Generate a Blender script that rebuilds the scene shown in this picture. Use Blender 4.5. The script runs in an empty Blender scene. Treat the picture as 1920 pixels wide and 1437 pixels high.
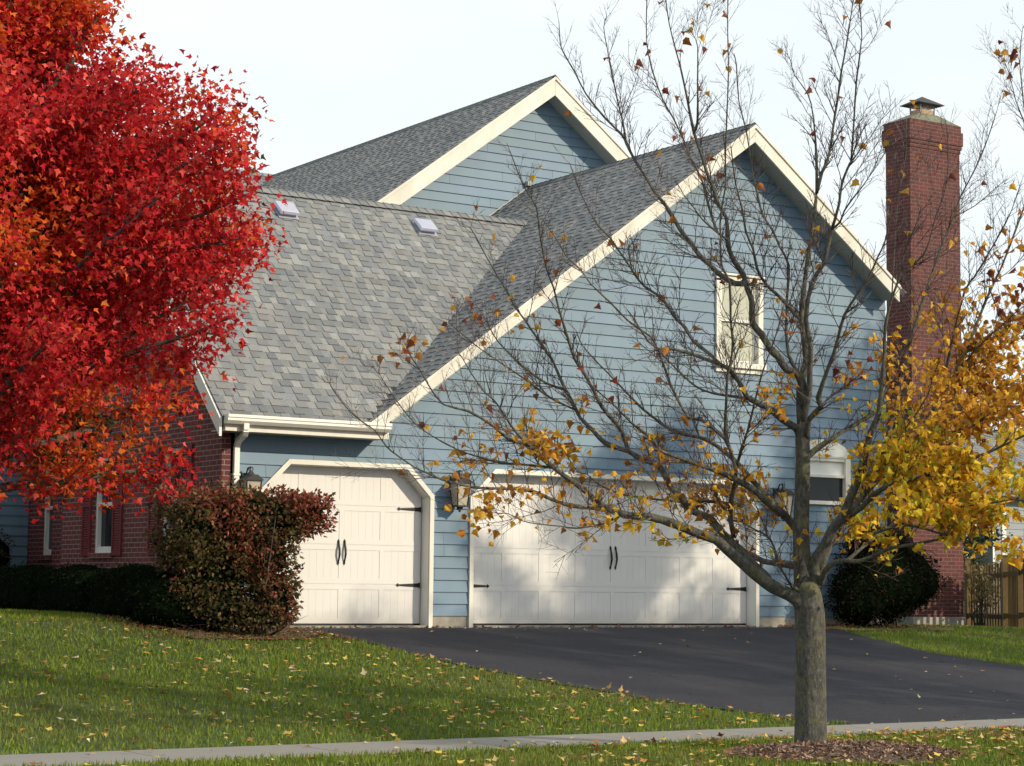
import bpy, bmesh, math, random
import numpy as np
from mathutils import Matrix, Vector
random.seed(7); rng=np.random.default_rng(11)
scn=bpy.context.scene; COL=scn.collection
# ------------------------------------------------------------------ camera (solved from the vanishing lines of the facade)
F=3872.31; PC=np.array([960,718.5]); C=np.array([-15.004,-23.841,.542])
def _r():
    x=np.array([.8371,-.5469,.0115]); z=np.array([.544,.8333,.0981]); z/=np.linalg.norm(z)
    x-=z*(x@z); x/=np.linalg.norm(x); y=np.cross(z,x); return np.array([x,y,z])
R=_r()
def proj(p):
    c=(np.atleast_2d(p)-C)@R.T; return PC[0]+F*c[:,0]/c[:,2], PC[1]+F*c[:,1]/c[:,2]
def ray(x,y): return R.T@np.array([(x-PC[0])/F,(y-PC[1])/F,1.])
def atd(x,y,d): return C+ray(x,y)*d
def onY(x,y,Y): d=ray(x,y); return C+d*((Y-C[1])/d[1])
cam=bpy.data.cameras.new('camera'); co=bpy.data.objects.new('camera',cam); COL.objects.link(co); scn.camera=co
cam.sensor_width=36; cam.lens=F/1920*36; cam.clip_start=.1; cam.clip_end=3000
M=Matrix([[R[0][i],-R[1][i],-R[2][i]] for i in range(3)]).to_4x4(); M.translation=Vector(C); co.matrix_world=M
# ------------------------------------------------------------------ materials
MATS={}
class NT:
    def __init__(s,name):
        m=bpy.data.materials.new(name); m.use_nodes=True; s.m=m; s.t=m.node_tree; s.n=s.t.nodes; s.b=s.n['Principled BSDF']; s.out=s.n['Material Output']; MATS[name]=m
    def add(s,typ,**k):
        n=s.n.new(typ)
        for a,v in k.items():
            if a.startswith('i_'):
                n.inputs[a[2:].replace('_',' ')].default_value=v
            else: setattr(n,a,v)
        return n
    def l(s,a,b): s.t.links.new(a,b)
    def coords(s,kind='Object',scale=(1,1,1)):
        c=s.add('ShaderNodeTexCoord'); m=s.add('ShaderNodeMapping'); m.inputs['Scale'].default_value=scale; s.l(c.outputs[kind],m.inputs[0]); return m.outputs[0]
    def noise(s,vec,scale,detail=4,rough=.55):
        n=s.add('ShaderNodeTexNoise'); n.inputs['Scale'].default_value=scale; n.inputs['Detail'].default_value=detail; n.inputs['Roughness'].default_value=rough; s.l(vec,n.inputs['Vector']); return n.outputs['Fac']
    def ramp(s,fac,stops):
        r=s.add('ShaderNodeValToRGB'); e=r.color_ramp.elements
        while len(e)<len(stops): e.new(.5)
        for k,(p,c) in zip(e,stops): k.position=p; k.color=(*c,1)
        s.l(fac,r.inputs[0]); return r.outputs[0]
    def mix(s,fac,a,b,mode='MIX'):
        n=s.add('ShaderNodeMix',data_type='RGBA',blend_type=mode)
        for v,i in ((fac,0),(a,6),(b,7)):
            if hasattr(v,'default_value') or hasattr(v,'links'): s.l(v,n.inputs[i])
            else: n.inputs[i].default_value=v if i==0 else (*v,1)
        return n.outputs[2]
    def bump(s,h,strength=.3,dist=.01):
        b=s.add('ShaderNodeBump'); b.inputs['Strength'].default_value=strength; b.inputs['Distance'].default_value=dist; s.l(h,b.inputs['Height']); s.l(b.outputs[0],s.b.inputs['Normal'])
def painted(name,col,dirt=.12,rough=.5,scale=1.3,dirtcol=None,streak=3):
    t=NT(name); v=t.coords('Object',(1,1,.35)); n=t.noise(v,scale*streak,6); n2=t.noise(t.coords('Object'),scale*.7,3)
    d=dirtcol or tuple(c*.6 for c in col)
    c=t.mix(t.ramp(n,[(.35,(0,0,0)),(.75,(dirt,)*3)]),col,d); c=t.mix(t.ramp(n2,[(.3,(0,0,0)),(.8,(dirt*.7,)*3)]),c,d)
    t.l(c,t.b.inputs['Base Color']); t.b.inputs['Roughness'].default_value=rough
    t.bump(t.noise(t.coords('Object'),45,3),.08,.002); return t.m
def tinted(m):
    nt=m.node_tree; b=nt.nodes['Principled BSDF']; src=b.inputs['Base Color'].links[0].from_socket; a=nt.nodes.new('ShaderNodeAttribute'); a.attribute_name='col'
    x=nt.nodes.new('ShaderNodeMix'); x.data_type='RGBA'; x.blend_type='MULTIPLY'; x.inputs[0].default_value=1; nt.links.new(src,x.inputs[6]); nt.links.new(a.outputs['Color'],x.inputs[7]); nt.links.new(x.outputs[2],b.inputs['Base Color']); return m
def plain(name,col,rough=.6,metal=0,spec=.5):
    t=NT(name); v=t.coords('Object'); n=t.noise(v,9,5)
    c=t.mix(n,tuple(x*.82 for x in col),tuple(min(1,x*1.15) for x in col)); t.l(c,t.b.inputs['Base Color'])
    t.b.inputs['Roughness'].default_value=rough; t.b.inputs['Metallic'].default_value=metal; t.b.inputs['Specular IOR Level'].default_value=spec; return t.m
m_siding=painted('siding_paint',(.138,.215,.285),.45,.6,1.0,(.095,.160,.235))
tinted(m_siding); m_ngrey=tinted(painted('pale_siding',(.26,.28,.30),.2,.6,1.))
m_trim=painted('trim_paint',(.72,.695,.62),.3,.5,2.0,(.42,.39,.32))
m_rake=painted('rake_paint',(.70,.675,.60),.5,.55,2.4,(.36,.34,.28),1.5)
m_door=painted('door_paint',(.66,.645,.62),.12,.45,.8,(.5,.48,.45))
nt=m_door.node_tree; b=nt.nodes['Principled BSDF']; src=b.inputs['Base Color'].links[0].from_socket
tcd=nt.nodes.new('ShaderNodeTexCoord'); sx=nt.nodes.new('ShaderNodeSeparateXYZ'); nt.links.new(tcd.outputs['Object'],sx.inputs[0]); nz=nt.nodes.new('ShaderNodeTexNoise'); nz.inputs['Scale'].default_value=7; nz.inputs['Detail'].default_value=6; nt.links.new(tcd.outputs['Object'],nz.inputs['Vector'])
md=nt.nodes.new('ShaderNodeMath'); md.operation='MULTIPLY_ADD'; md.inputs[1].default_value=-.16; nt.links.new(nz.outputs['Fac'],md.inputs[0]); nt.links.new(sx.outputs['Z'],md.inputs[2])
rm=nt.nodes.new('ShaderNodeValToRGB'); rm.color_ramp.elements[0].position=0; rm.color_ramp.elements[0].color=(.30,)*3+(1,); rm.color_ramp.elements[1].position=.16; rm.color_ramp.elements[1].color=(0,0,0,1); nt.links.new(md.outputs[0],rm.inputs[0])
x=nt.nodes.new('ShaderNodeMix'); x.data_type='RGBA'; nt.links.new(rm.outputs[0],x.inputs[0]); nt.links.new(src,x.inputs[6]); x.inputs[7].default_value=(.36,.32,.26,1); nt.links.new(x.outputs[2],b.inputs['Base Color'])
m_gut=painted('gutter_paint',(.82,.80,.74),.15,.35,2.,(.5,.46,.38))
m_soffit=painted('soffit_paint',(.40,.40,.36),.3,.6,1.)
m_black=plain('black_iron',(.012,.012,.013),.45,.3)
m_shutter=painted('shutter_paint',(.17,.022,.028),.3,.5,3,(.08,.012,.014))
m_winwhite=painted('window_paint',(.74,.74,.70),.1,.4,2)
m_blind=plain('window_blind',(.42,.43,.35),.35)
m_glassd=NT('dark_glass'); m_glassd.b.inputs['Base Color'].default_value=(.02,.025,.028,1); m_glassd.b.inputs['Roughness'].default_value=.08; m_glassd.b.inputs['Specular IOR Level'].default_value=.22; m_glassd=m_glassd.m
m_lampg=plain('frosted_glass',(.42,.38,.30),.25)
m_vent=plain('galvanised_vent',(.42,.43,.52),.35,.3)
m_steel=plain('dull_metal',(.035,.032,.034),.7,.1)
m_clay=plain('clay_flue',(.42,.24,.14),.8)
t=NT('foundation_concrete'); v=t.coords(); n=t.noise(v,6,8,.7); t.l(t.ramp(n,[(.3,(.22,.2,.165)),(.7,(.40,.37,.31))]),t.b.inputs['Base Color']); t.b.inputs['Roughness'].default_value=.9; t.bump(t.noise(v,60,4),.4,.004); m_conc=t.m
t=NT('crown_mortar'); v=t.coords(); n=t.noise(v,8,8,.7); t.l(t.ramp(n,[(.3,(.09,.10,.07)),(.7,(.22,.22,.16))]),t.b.inputs['Base Color']); t.b.inputs['Roughness'].default_value=.95; m_crown=t.m
def brick(name,c1,c2,mort,c3):
    t=NT(name); u=t.add('ShaderNodeUVMap').outputs[0]
    b=t.add('ShaderNodeTexBrick'); t.l(u,b.inputs['Vector']); b.offset=.5
    for k,vv in (('Scale',1.),('Mortar Size',.006),('Mortar Smooth',.15),('Bias',-.1),('Brick Width',.205),('Row Height',.0677)): b.inputs[k].default_value=vv
    b.inputs['Color1'].default_value=(*c1,1); b.inputs['Color2'].default_value=(*c2,1); b.inputs['Mortar'].default_value=(*mort,1)
    n=t.noise(u,14,5,.7); n2=t.noise(u,1.1,5)
    c=t.mix(t.ramp(n,[(.35,(0,0,0)),(.7,(.55,)*3)]),b.outputs[0],c3,'MIX')
    c=t.mix(t.ramp(n2,[(.35,(0,0,0)),(.75,(.45,)*3)]),c,tuple(x*.45 for x in c1)); c=t.mix(b.outputs['Fac'],c,mort)
    t.l(c,t.b.inputs['Base Color']); t.b.inputs['Roughness'].default_value=.85
    inv=t.add('ShaderNodeMath',operation='SUBTRACT'); inv.inputs[0].default_value=1; t.l(b.outputs['Fac'],inv.inputs[1])
    ad=t.add('ShaderNodeMath',operation='MULTIPLY_ADD'); t.l(n,ad.inputs[0]); ad.inputs[1].default_value=.3; t.l(inv.outputs[0],ad.inputs[2]); t.bump(ad.outputs[0],.8,.008); return t.m
m_brick=brick('red_brick',(.17,.034,.032),(.09,.022,.026),(.26,.20,.19),(.13,.035,.03))
m_brickc=brick('chimney_brick',(.125,.028,.024),(.06,.018,.019),(.17,.10,.088),(.10,.028,.022))
def attrmat(name,rough=.8,transl=0.,noise=0,hue=None):
    t=NT(name); a=t.add('ShaderNodeAttribute',attribute_name='col'); c=a.outputs['Color']
    if noise:
        n=t.noise(t.coords('Object'),noise,4,.7); c=t.mix(1.,c,t.ramp(n,[(.25,(.72,)*3),(.75,(1.2,)*3)]),'MULTIPLY')
    t.l(c,t.b.inputs['Base Color']); t.b.inputs['Roughness'].default_value=rough; t.b.inputs['Specular IOR Level'].default_value=.18
    if transl:
        tr=t.add('ShaderNodeBsdfTranslucent'); t.l(c,tr.inputs['Color']); mx=t.add('ShaderNodeMixShader'); mx.inputs[0].default_value=transl
        t.l(t.b.outputs[0],mx.inputs[1]); t.l(tr.outputs[0],mx.inputs[2]); t.l(mx.outputs[0],t.out.inputs[0])
    return t.m
m_shingle=attrmat('asphalt_shingles',.92,0,55); m_leaf=attrmat('leaf_tissue',.7,.45); m_dry=attrmat('dry_leaf',.8,.15); m_grass=attrmat('grass_blade',.6,.3)
m_hleaf=attrmat('hedge_leaf',.95,.1); m_hleaf.node_tree.nodes['Principled BSDF'].inputs['Specular IOR Level'].default_value=.02
m_wood=attrmat('fence_wood',.85,0,12)
t=NT('bark'); v=t.coords('Object',(1,1,.38)); n=t.noise(v,38,8,.8); n2=t.noise(t.coords(),7,6,.7); n3=t.noise(t.coords(),38,4,.7)
c=t.ramp(n,[(.33,(.018,.018,.018)),(.5,(.072,.069,.060)),(.70,(.17,.165,.145))]); c=t.mix(t.ramp(n2,[(.5,(0,0,0)),(.68,(.55,)*3)]),c,(.17,.165,.055)); c=t.mix(t.ramp(n3,[(.60,(0,0,0)),(.7,(.4,)*3)]),c,(.34,.35,.31))
t.l(c,t.b.inputs['Base Color']); t.b.inputs['Roughness'].default_value=.95; t.bump(n,.9,.02); m_bark=t.m
t=NT('twig_bark'); n=t.noise(t.coords(),5,4); t.l(t.ramp(n,[(.38,(.030,.018,.018)),(.54,(.07,.045,.04)),(.70,(.20,.165,.145))]),t.b.inputs['Base Color']); t.b.inputs['Roughness'].default_value=.8; m_twig=t.m
t=NT('lawn_soil'); v=t.coords(); n=t.noise(v,.45,5,.6); n2=t.noise(v,28,6,.7); c=t.ramp(n2,[(.3,(.022,.045,.008)),(.55,(.05,.09,.015)),(.75,(.09,.12,.03))]); c=t.mix(t.ramp(n,[(.45,(0,0,0)),(.7,(.5,)*3)]),c,(.10,.12,.03)); t.l(c,t.b.inputs['Base Color']); t.b.inputs['Roughness'].default_value=1; t.bump(n2,.9,.03); m_lawn=t.m
t=NT('asphalt'); v=t.coords(); n=t.noise(v,1.2,5,.6); n2=t.noise(v,120,4,.8); n3=t.noise(t.coords('Object',(1,.25,1)),2.2,4)
c=t.ramp(n2,[(.3,(.012,.012,.018)),(.6,(.024,.024,.034)),(.8,(.085,.085,.10))]); c=t.mix(t.ramp(n,[(.4,(0,0,0)),(.8,(.24,)*3)]),c,(.07,.067,.075)); c=t.mix(t.ramp(n3,[(.5,(0,0,0)),(.8,(.2,)*3)]),c,(.10,.09,.085))
n4=t.noise(v,34,5,.75); c=t.mix(t.ramp(n4,[(.52,(0,0,0)),(.70,(.5,)*3)]),c,(.085,.083,.09))
vo=t.add('ShaderNodeTexVoronoi',feature='DISTANCE_TO_EDGE'); vo.inputs['Scale'].default_value=.42; dv=t.add('ShaderNodeMix',data_type='RGBA',blend_type='ADD'); dv.inputs[0].default_value=.35; t.l(v,dv.inputs[6]); nn=t.add('ShaderNodeTexNoise'); nn.inputs['Scale'].default_value=2.2; nn.inputs['Detail'].default_value=6; t.l(v,nn.inputs['Vector']); t.l(nn.outputs['Color'],dv.inputs[7]); t.l(dv.outputs[2],vo.inputs['Vector'])
ck=t.ramp(vo.outputs['Distance'],[(0,(.8,)*3),(.006,(0,0,0))]); ms=t.ramp(t.noise(v,.6,2),[(.5,(0,0,0)),(.56,(1,1,1))]); ck=t.mix(1.,ck,ms,'MULTIPLY'); c=t.mix(ck,c,(.012,.012,.013))
t.l(c,t.b.inputs['Base Color']); t.b.inputs['Roughness'].default_value=.85; t.b.inputs['Specular IOR Level'].default_value=.25; t.bump(n2,.8,.008); m_asph=t.m
t=NT('walk_concrete'); v=t.coords(); n=t.noise(v,3,6,.7); n2=t.noise(v,90,4,.8); c=t.mix(n2,(.16,.15,.135),(.29,.275,.25)); c=t.mix(t.ramp(n,[(.4,(0,0,0)),(.75,(.6,)*3)]),c,(.20,.18,.145)); t.l(c,t.b.inputs['Base Color']); t.b.inputs['Roughness'].default_value=.9; t.bump(n2,.4,.004); m_walk=t.m
t=NT('mulch'); v=t.coords(); n=t.noise(v,22,8,.8); t.l(t.ramp(n,[(.3,(.035,.022,.016)),(.55,(.13,.085,.06)),(.75,(.28,.19,.15))]),t.b.inputs['Base Color']); t.b.inputs['Roughness'].default_value=1; t.bump(n,1,.03); m_mulch=t.m
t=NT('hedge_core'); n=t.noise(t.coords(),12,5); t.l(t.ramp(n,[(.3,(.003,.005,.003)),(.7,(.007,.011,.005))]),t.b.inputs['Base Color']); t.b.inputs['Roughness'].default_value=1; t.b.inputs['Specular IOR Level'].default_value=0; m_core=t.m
# ------------------------------------------------------------------ object helpers
def props(o,label=None,cat=None,group=None,kind=None):
    for k,v in (('label',label),('category',cat),('group',group),('kind',kind)):
        if v: o[k]=v
    return o
def empty(name,loc,label,cat,group=None):
    o=bpy.data.objects.new(name,None); o.location=loc; o.empty_display_size=.2; COL.objects.link(o); return props(o,label,cat,group)
PLOC={}
def link(name,me,mat,parent):
    o=bpy.data.objects.new(name,me); COL.objects.link(o)
    if mat: me.materials.append(mat)
    if parent:
        o.parent=parent; o.matrix_parent_inverse=Matrix.Identity(4)
        # vertices are given in world space: move them into the parent's space
        off=PLOC.get(parent.name) or Vector(parent.location); 
        me.transform(Matrix.Translation(-off)); PLOC[o.name]=off.copy()
    return o
class MB:
    def __init__(s): s.v=[]; s.f=[]; s.c=[]; s.uv=None
    def quad(s,pts,col=None):
        i=len(s.v); s.v+= [tuple(p) for p in pts]; s.f.append(tuple(range(i,i+len(pts)))); s.c+= [col or (1,1,1)]*len(pts)
    def hexa(s,p,col=None):  # 8 pts: bottom 4 ccw, top 4
        i=len(s.v); s.v+=[tuple(q) for q in p]; s.c+=[col or (1,1,1)]*8
        for f in ((3,2,1,0),(4,5,6,7),(0,1,5,4),(1,2,6,5),(2,3,7,6),(3,0,4,7)): s.f.append(tuple(i+k for k in f))
    def box(s,a,b,col=None):
        x0,x1=sorted((a[0],b[0])); y0,y1=sorted((a[1],b[1])); z0,z1=sorted((a[2],b[2]))
        s.hexa([(x0,y0,z0),(x1,y0,z0),(x1,y1,z0),(x0,y1,z0),(x0,y0,z1),(x1,y0,z1),(x1,y1,z1),(x0,y1,z1)],col)
    def prism(s,poly,axis,a,b,col=None):
        """polygon in the two other axes extruded along axis from a to b"""
        def mk(p,w):
            q=list(p); q.insert(axis,w); return tuple(q)
        i=len(s.v); n=len(poly); s.v+=[mk(p,a) for p in poly]+[mk(p,b) for p in poly]; s.c+=[col or (1,1,1)]*(2*n)
        s.f.append(tuple(i+k for k in range(n))[::-1]); s.f.append(tuple(i+n+k for k in range(n)))
        for k in range(n): s.f.append((i+k,i+(k+1)%n,i+n+(k+1)%n,i+n+k))
    def tube(s,pts,rad,sides=6,cap=True,col=None):
        pts=[np.array(p,float) for p in pts]; i0=len(s.v); up=np.array([.13,.21,.97])
        for k,p in enumerate(pts):
            d=pts[min(k+1,len(pts)-1)]-pts[max(k-1,0)]; d/=np.linalg.norm(d)+1e-9
            a=np.cross(d,up); 
            if np.linalg.norm(a)<.05: a=np.cross(d,[1,0,0])
            a/=np.linalg.norm(a); b=np.cross(d,a); r=rad[k] if hasattr(rad,'__len__') else rad
            for j in range(sides):
                t=2*math.pi*j/sides; s.v.append(tuple(p+r*(a*math.cos(t)+b*math.sin(t)))); s.c.append(col or (1,1,1))
            if k:
                for j in range(sides):
                    q=i0+(k-1)*sides; s.f.append((q+j,q+(j+1)%sides,q+sides+(j+1)%sides,q+sides+j))
        if cap: s.f.append(tuple(i0+(len(pts)-1)*sides+j for j in range(sides))); s.f.append(tuple(i0+j for j in range(sides))[::-1])
    def build(s,name,mat,parent=None,smooth=False,bevel=0,attr=False,fix=True):
        me=bpy.data.meshes.new(name); me.from_pydata(s.v,[],s.f)
        if attr or mat in (m_siding,m_ngrey):
            a=me.attributes.new('col','FLOAT_COLOR','POINT'); a.data.foreach_set('color',np.array([(*c,1) for c in s.c],'f').ravel())
        if fix:
            bm=bmesh.new(); bm.from_mesh(me); bmesh.ops.recalc_face_normals(bm,faces=bm.faces); bm.to_mesh(me); bm.free()
        if smooth: me.polygons.foreach_set('use_smooth',[True]*len(me.polygons))
        uvs=me.uv_layers.new(name='UVMap')   # box-projected, metres
        for p in me.polygons:
            n=p.normal; ax=max(range(3),key=lambda i:abs(n[i]))
            for li in p.loop_indices:
                q=me.vertices[me.loops[li].vertex_index].co
                uvs.data[li].uv=((q.y,q.z) if ax==0 else (q.x,q.z) if ax==1 else (q.x,q.y))
        o=link(name,me,mat,parent)
        if bevel:
            b=o.modifiers.new('bevel','BEVEL'); b.width=bevel; b.segments=2; b.limit_method='ANGLE'
        return o
def leaf_mesh(name,P,D,N,S,colr,tmpl,mat,parent=None,kind=None):
    """many small leaves in one mesh: P pos, D direction, N normal, S size"""
    V,Fs=tmpl; V=np.array(V,float); n=len(P)
    D=D/(np.linalg.norm(D,axis=1,keepdims=True)+1e-9); N=N-D*(N*D).sum(1,keepdims=True); N/=np.linalg.norm(N,axis=1,keepdims=True)+1e-9; X=np.cross(D,N)
    W=P[:,None,:]+S[:,None,None]*(V[None,:,0:1]*X[:,None]+V[None,:,1:2]*D[:,None]+V[None,:,2:3]*N[:,None])
    me=bpy.data.meshes.new(name); k=len(V); me.vertices.add(n*k); me.vertices.foreach_set('co',W.astype('f').ravel())
    loops=np.concatenate([np.array(f) for f in Fs]); L=len(loops); tot=np.array([len(f) for f in Fs]); st=np.concatenate([[0],np.cumsum(tot)[:-1]])
    me.loops.add(n*L); me.loops.foreach_set('vertex_index',(loops[None]+np.arange(n)[:,None]*k).ravel().astype('i'))
    me.polygons.add(n*len(Fs)); me.polygons.foreach_set('loop_start',(st[None]+np.arange(n)[:,None]*L).ravel().astype('i'))
    try: me.polygons.foreach_set('loop_total',np.tile(tot,n).astype('i'))
    except Exception: pass
    me.update(calc_edges=True)
    a=me.attributes.new('col','FLOAT_COLOR','POINT'); cc=np.concatenate([colr,np.ones((n,1))],1); a.data.foreach_set('color',np.repeat(cc,k,0).astype('f').ravel())
    o=link(name,me,mat,parent)
    if kind: o['kind']=kind
    return o
MAPLE=([(0,-.25,0),(0,0,0),(0,1,-.38),(.26,.04,.10),(.30,.20,.12),(.46,.42,.36),(.36,.50,.12),(.22,.66,.0),(-.26,.04,.10),(-.30,.20,.12),(-.48,.42,.22),(-.36,.50,.12),(-.22,.66,.0)],
       [(1,3,4,5,6,7,2),(2,12,11,10,9,8,1)])
LOBE3=([(0,0,0),(.42,.30,.1),(.18,.45,.05),(0,1,0),(-.18,.45,.05),(-.42,.30,.1)],[(0,1,2,3),(3,4,5,0)])
OVAL=([(0,0,0),(.28,.4,.07),(0,1,0),(-.28,.4,.07)],[(0,1,2),(2,3,0)])
def rnd(n): 
    v=rng.normal(size=(n,3)); return v/np.linalg.norm(v,axis=1,keepdims=True)
def pick(cols,w,n,var=.18):
    cols=np.array(cols,float); i=rng.choice(len(cols),n,p=np.array(w)/sum(w)); c=cols[i]*(1+rng.normal(size=(n,1))*var); return np.clip(c,.002,.95)
# ------------------------------------------------------------------ terrain
def sm(a,b,x):
    t=np.clip((x-a)/(b-a),0,1); return t*t*(3-2*t)
def G(X,Y):
    X=np.asarray(X,float); Y=np.asarray(Y,float)
    s=np.clip((Y+.8)/7.49,-1,0); z=-.03+.77*s
    z=z+.16*sm(-3.7,-5.6,X)*sm(-3.5,1,Y)          # the front lawn swells towards the left
    z=z-.14*sm(8.5,14,X)*sm(-3,0,Y)*sm(9,3,Y)
    z=z-.20*sm(-11.5,-14,Y)
    return z
def grid(name,xs,ys,mat,dz=0,mask=None):
    mb=MB(); nx=len(xs)
    for y in ys:
        for x in xs: mb.v.append((x,y,float(G(x,y))+dz)); mb.c.append((1,1,1))
    for j in range(len(ys)-1):
        for i in range(nx-1): mb.f.append((j*nx+i,j*nx+i+1,(j+1)*nx+i+1,(j+1)*nx+i))
    return mb.build(name,mat,fix=False)
xs=np.unique(np.concatenate([np.linspace(-300,-20,12),np.linspace(-20,20,81),np.linspace(20,400,14)]))
ys=np.unique(np.round(np.concatenate([np.linspace(-13.5,-9.34,9),np.linspace(-9.34,-8.29,3),np.linspace(-8.29,-.8,16),np.linspace(-.8,14,30),np.linspace(14,500,16)]),4))
props(grid('lawn',xs,ys,m_lawn),kind='structure')
dl=[(-.02,-2.95),(-.8,-2.93),(-1.9,-2.80),(-3.5,-2.73),(-5.0,-2.42),(-6.4,-1.96),(-7.2,-1.56),(-7.86,-1.15),(-8.29,-.72)]
dr=[(-.02,5.35),(-.8,5.75),(-1.9,5.5),(-3.5,5.15),(-5.0,5.65),(-6.4,6.3),(-7.2,6.7),(-7.86,7.1),(-8.29,7.4)]
def edge(tab,y): 
    t=sorted(tab); return float(np.interp(y,[a for a,b in t],[b for a,b in t]))
mb=MB(); Y=np.unique(np.concatenate([np.linspace(-8.289,-.8,90),np.linspace(-.8,-.01,5)])); nx=12
for y in Y:
    a,b=edge(dl,y)+.03*math.sin(y*5)+.02*math.sin(y*13),edge(dr,y)+.03*math.sin(y*5+1)+.02*math.sin(y*17)
    for i in range(nx): x=a+(b-a)*i/(nx-1); mb.v.append((x,y,float(G(x,y))+.012)); mb.c.append((1,1,1))
for j in range(len(Y)-1):
    for i in range(nx-1): mb.f.append((j*nx+i,j*nx+i+1,(j+1)*nx+i+1,(j+1)*nx+i))
props(mb.build('driveway',m_asph,fix=False),kind='structure')
mb=MB(); x=-40.
while x<60:
    mb.box((x+.006,-9.33,-.95),(x+1.5-.006,-8.295,-.785)); x+=1.5
props(mb.build('sidewalk',m_walk,bevel=.008),kind='structure')
mb=MB(); mb.box((-60,-13.65,-1.2),(80,-13.5,-.99)); props(mb.build('kerb',m_walk,bevel=.02),kind='structure')
mb=MB(); mb.quad([(-300,-60,-1.13),(300,-60,-1.13),(300,-13.6,-1.13),(-300,-13.6,-1.13)]); props(mb.build('road',m_asph),kind='structure')
def on_hard(x,y,m=0.):
    dv=(y>-8.3)&(y<.05)&(x>np.interp(y,[a for a,b in sorted(dl)],[b for a,b in sorted(dl)])-m)&(x<np.interp(y,[a for a,b in sorted(dr)],[b for a,b in sorted(dr)])+m)
    sw=(y<-8.29+m)&(y>-9.34-m); return dv|sw
TR=np.array([-3.31,-10.58,-.80])     # street tree foot
mb=MB(); n=36
mb.v.append((TR[0],TR[1],-.72)); mb.c.append((1,1,1))
for k in range(1,9):
    for j in range(n):
        a=2*math.pi*j/n; r=1.02*k/8*(1+.10*math.sin(3*a+1)+.05*math.sin(7*a)+.03*math.sin(13*a)); x,y=TR[0]+r*math.cos(a)*1.05,TR[1]-.42+r*math.sin(a)*.8
        mb.v.append((x,y,float(G(x,y))+.012+.075*(1-(k/8)**2)+.008*math.sin(17*a+k))); mb.c.append((1,1,1))
for j in range(n):
    mb.f.append((0,1+j,1+(j+1)%n))
    for k in range(1,8): a=1+(k-1)*n; mb.f.append((a+j,a+n+j,a+n+(j+1)%n,a+(j+1)%n))
props(mb.build('mulch_bed',m_mulch,smooth=True,fix=False),kind='structure')
# bare soil beds along the house
mb=MB()
for poly in ([(-5.0,-1.9),(-3.6,-1.75),(-2.95,-1.25),(-2.93,-.05),(-3.7,-.05),(-3.7,8),(-5.2,8),(-5.15,-.6)],[(5.75,-1.1),(7.9,-1.1),(11.0,2.0),(11,2.95),(7.6,2.95),(7.5,0),(5.3,-.05)]):
    c=np.mean(poly,0); N=10
    for a,b in zip(poly,poly[1:]+poly[:1]):
        for i in range(N):
            for tt in (0,):
                p=np.array(a)+(np.array(b)-a)*i/N; q=np.array(a)+(np.array(b)-a)*(i+1)/N
                for k in range(8):
                    f0,f1=k/8,(k+1)/8; pts=[c+(p-c)*f0,c+(p-c)*f1,c+(q-c)*f1,c+(q-c)*f0]
                    if k==0: pts=pts[1:]+[c]; pts=[c,c+(p-c)*f1,c+(q-c)*f1]
                    mb.quad([(w[0],w[1],float(G(w[0],w[1]))+.02) for w in pts])
props(mb.build('soil_bed',m_mulch),kind='structure')
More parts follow.
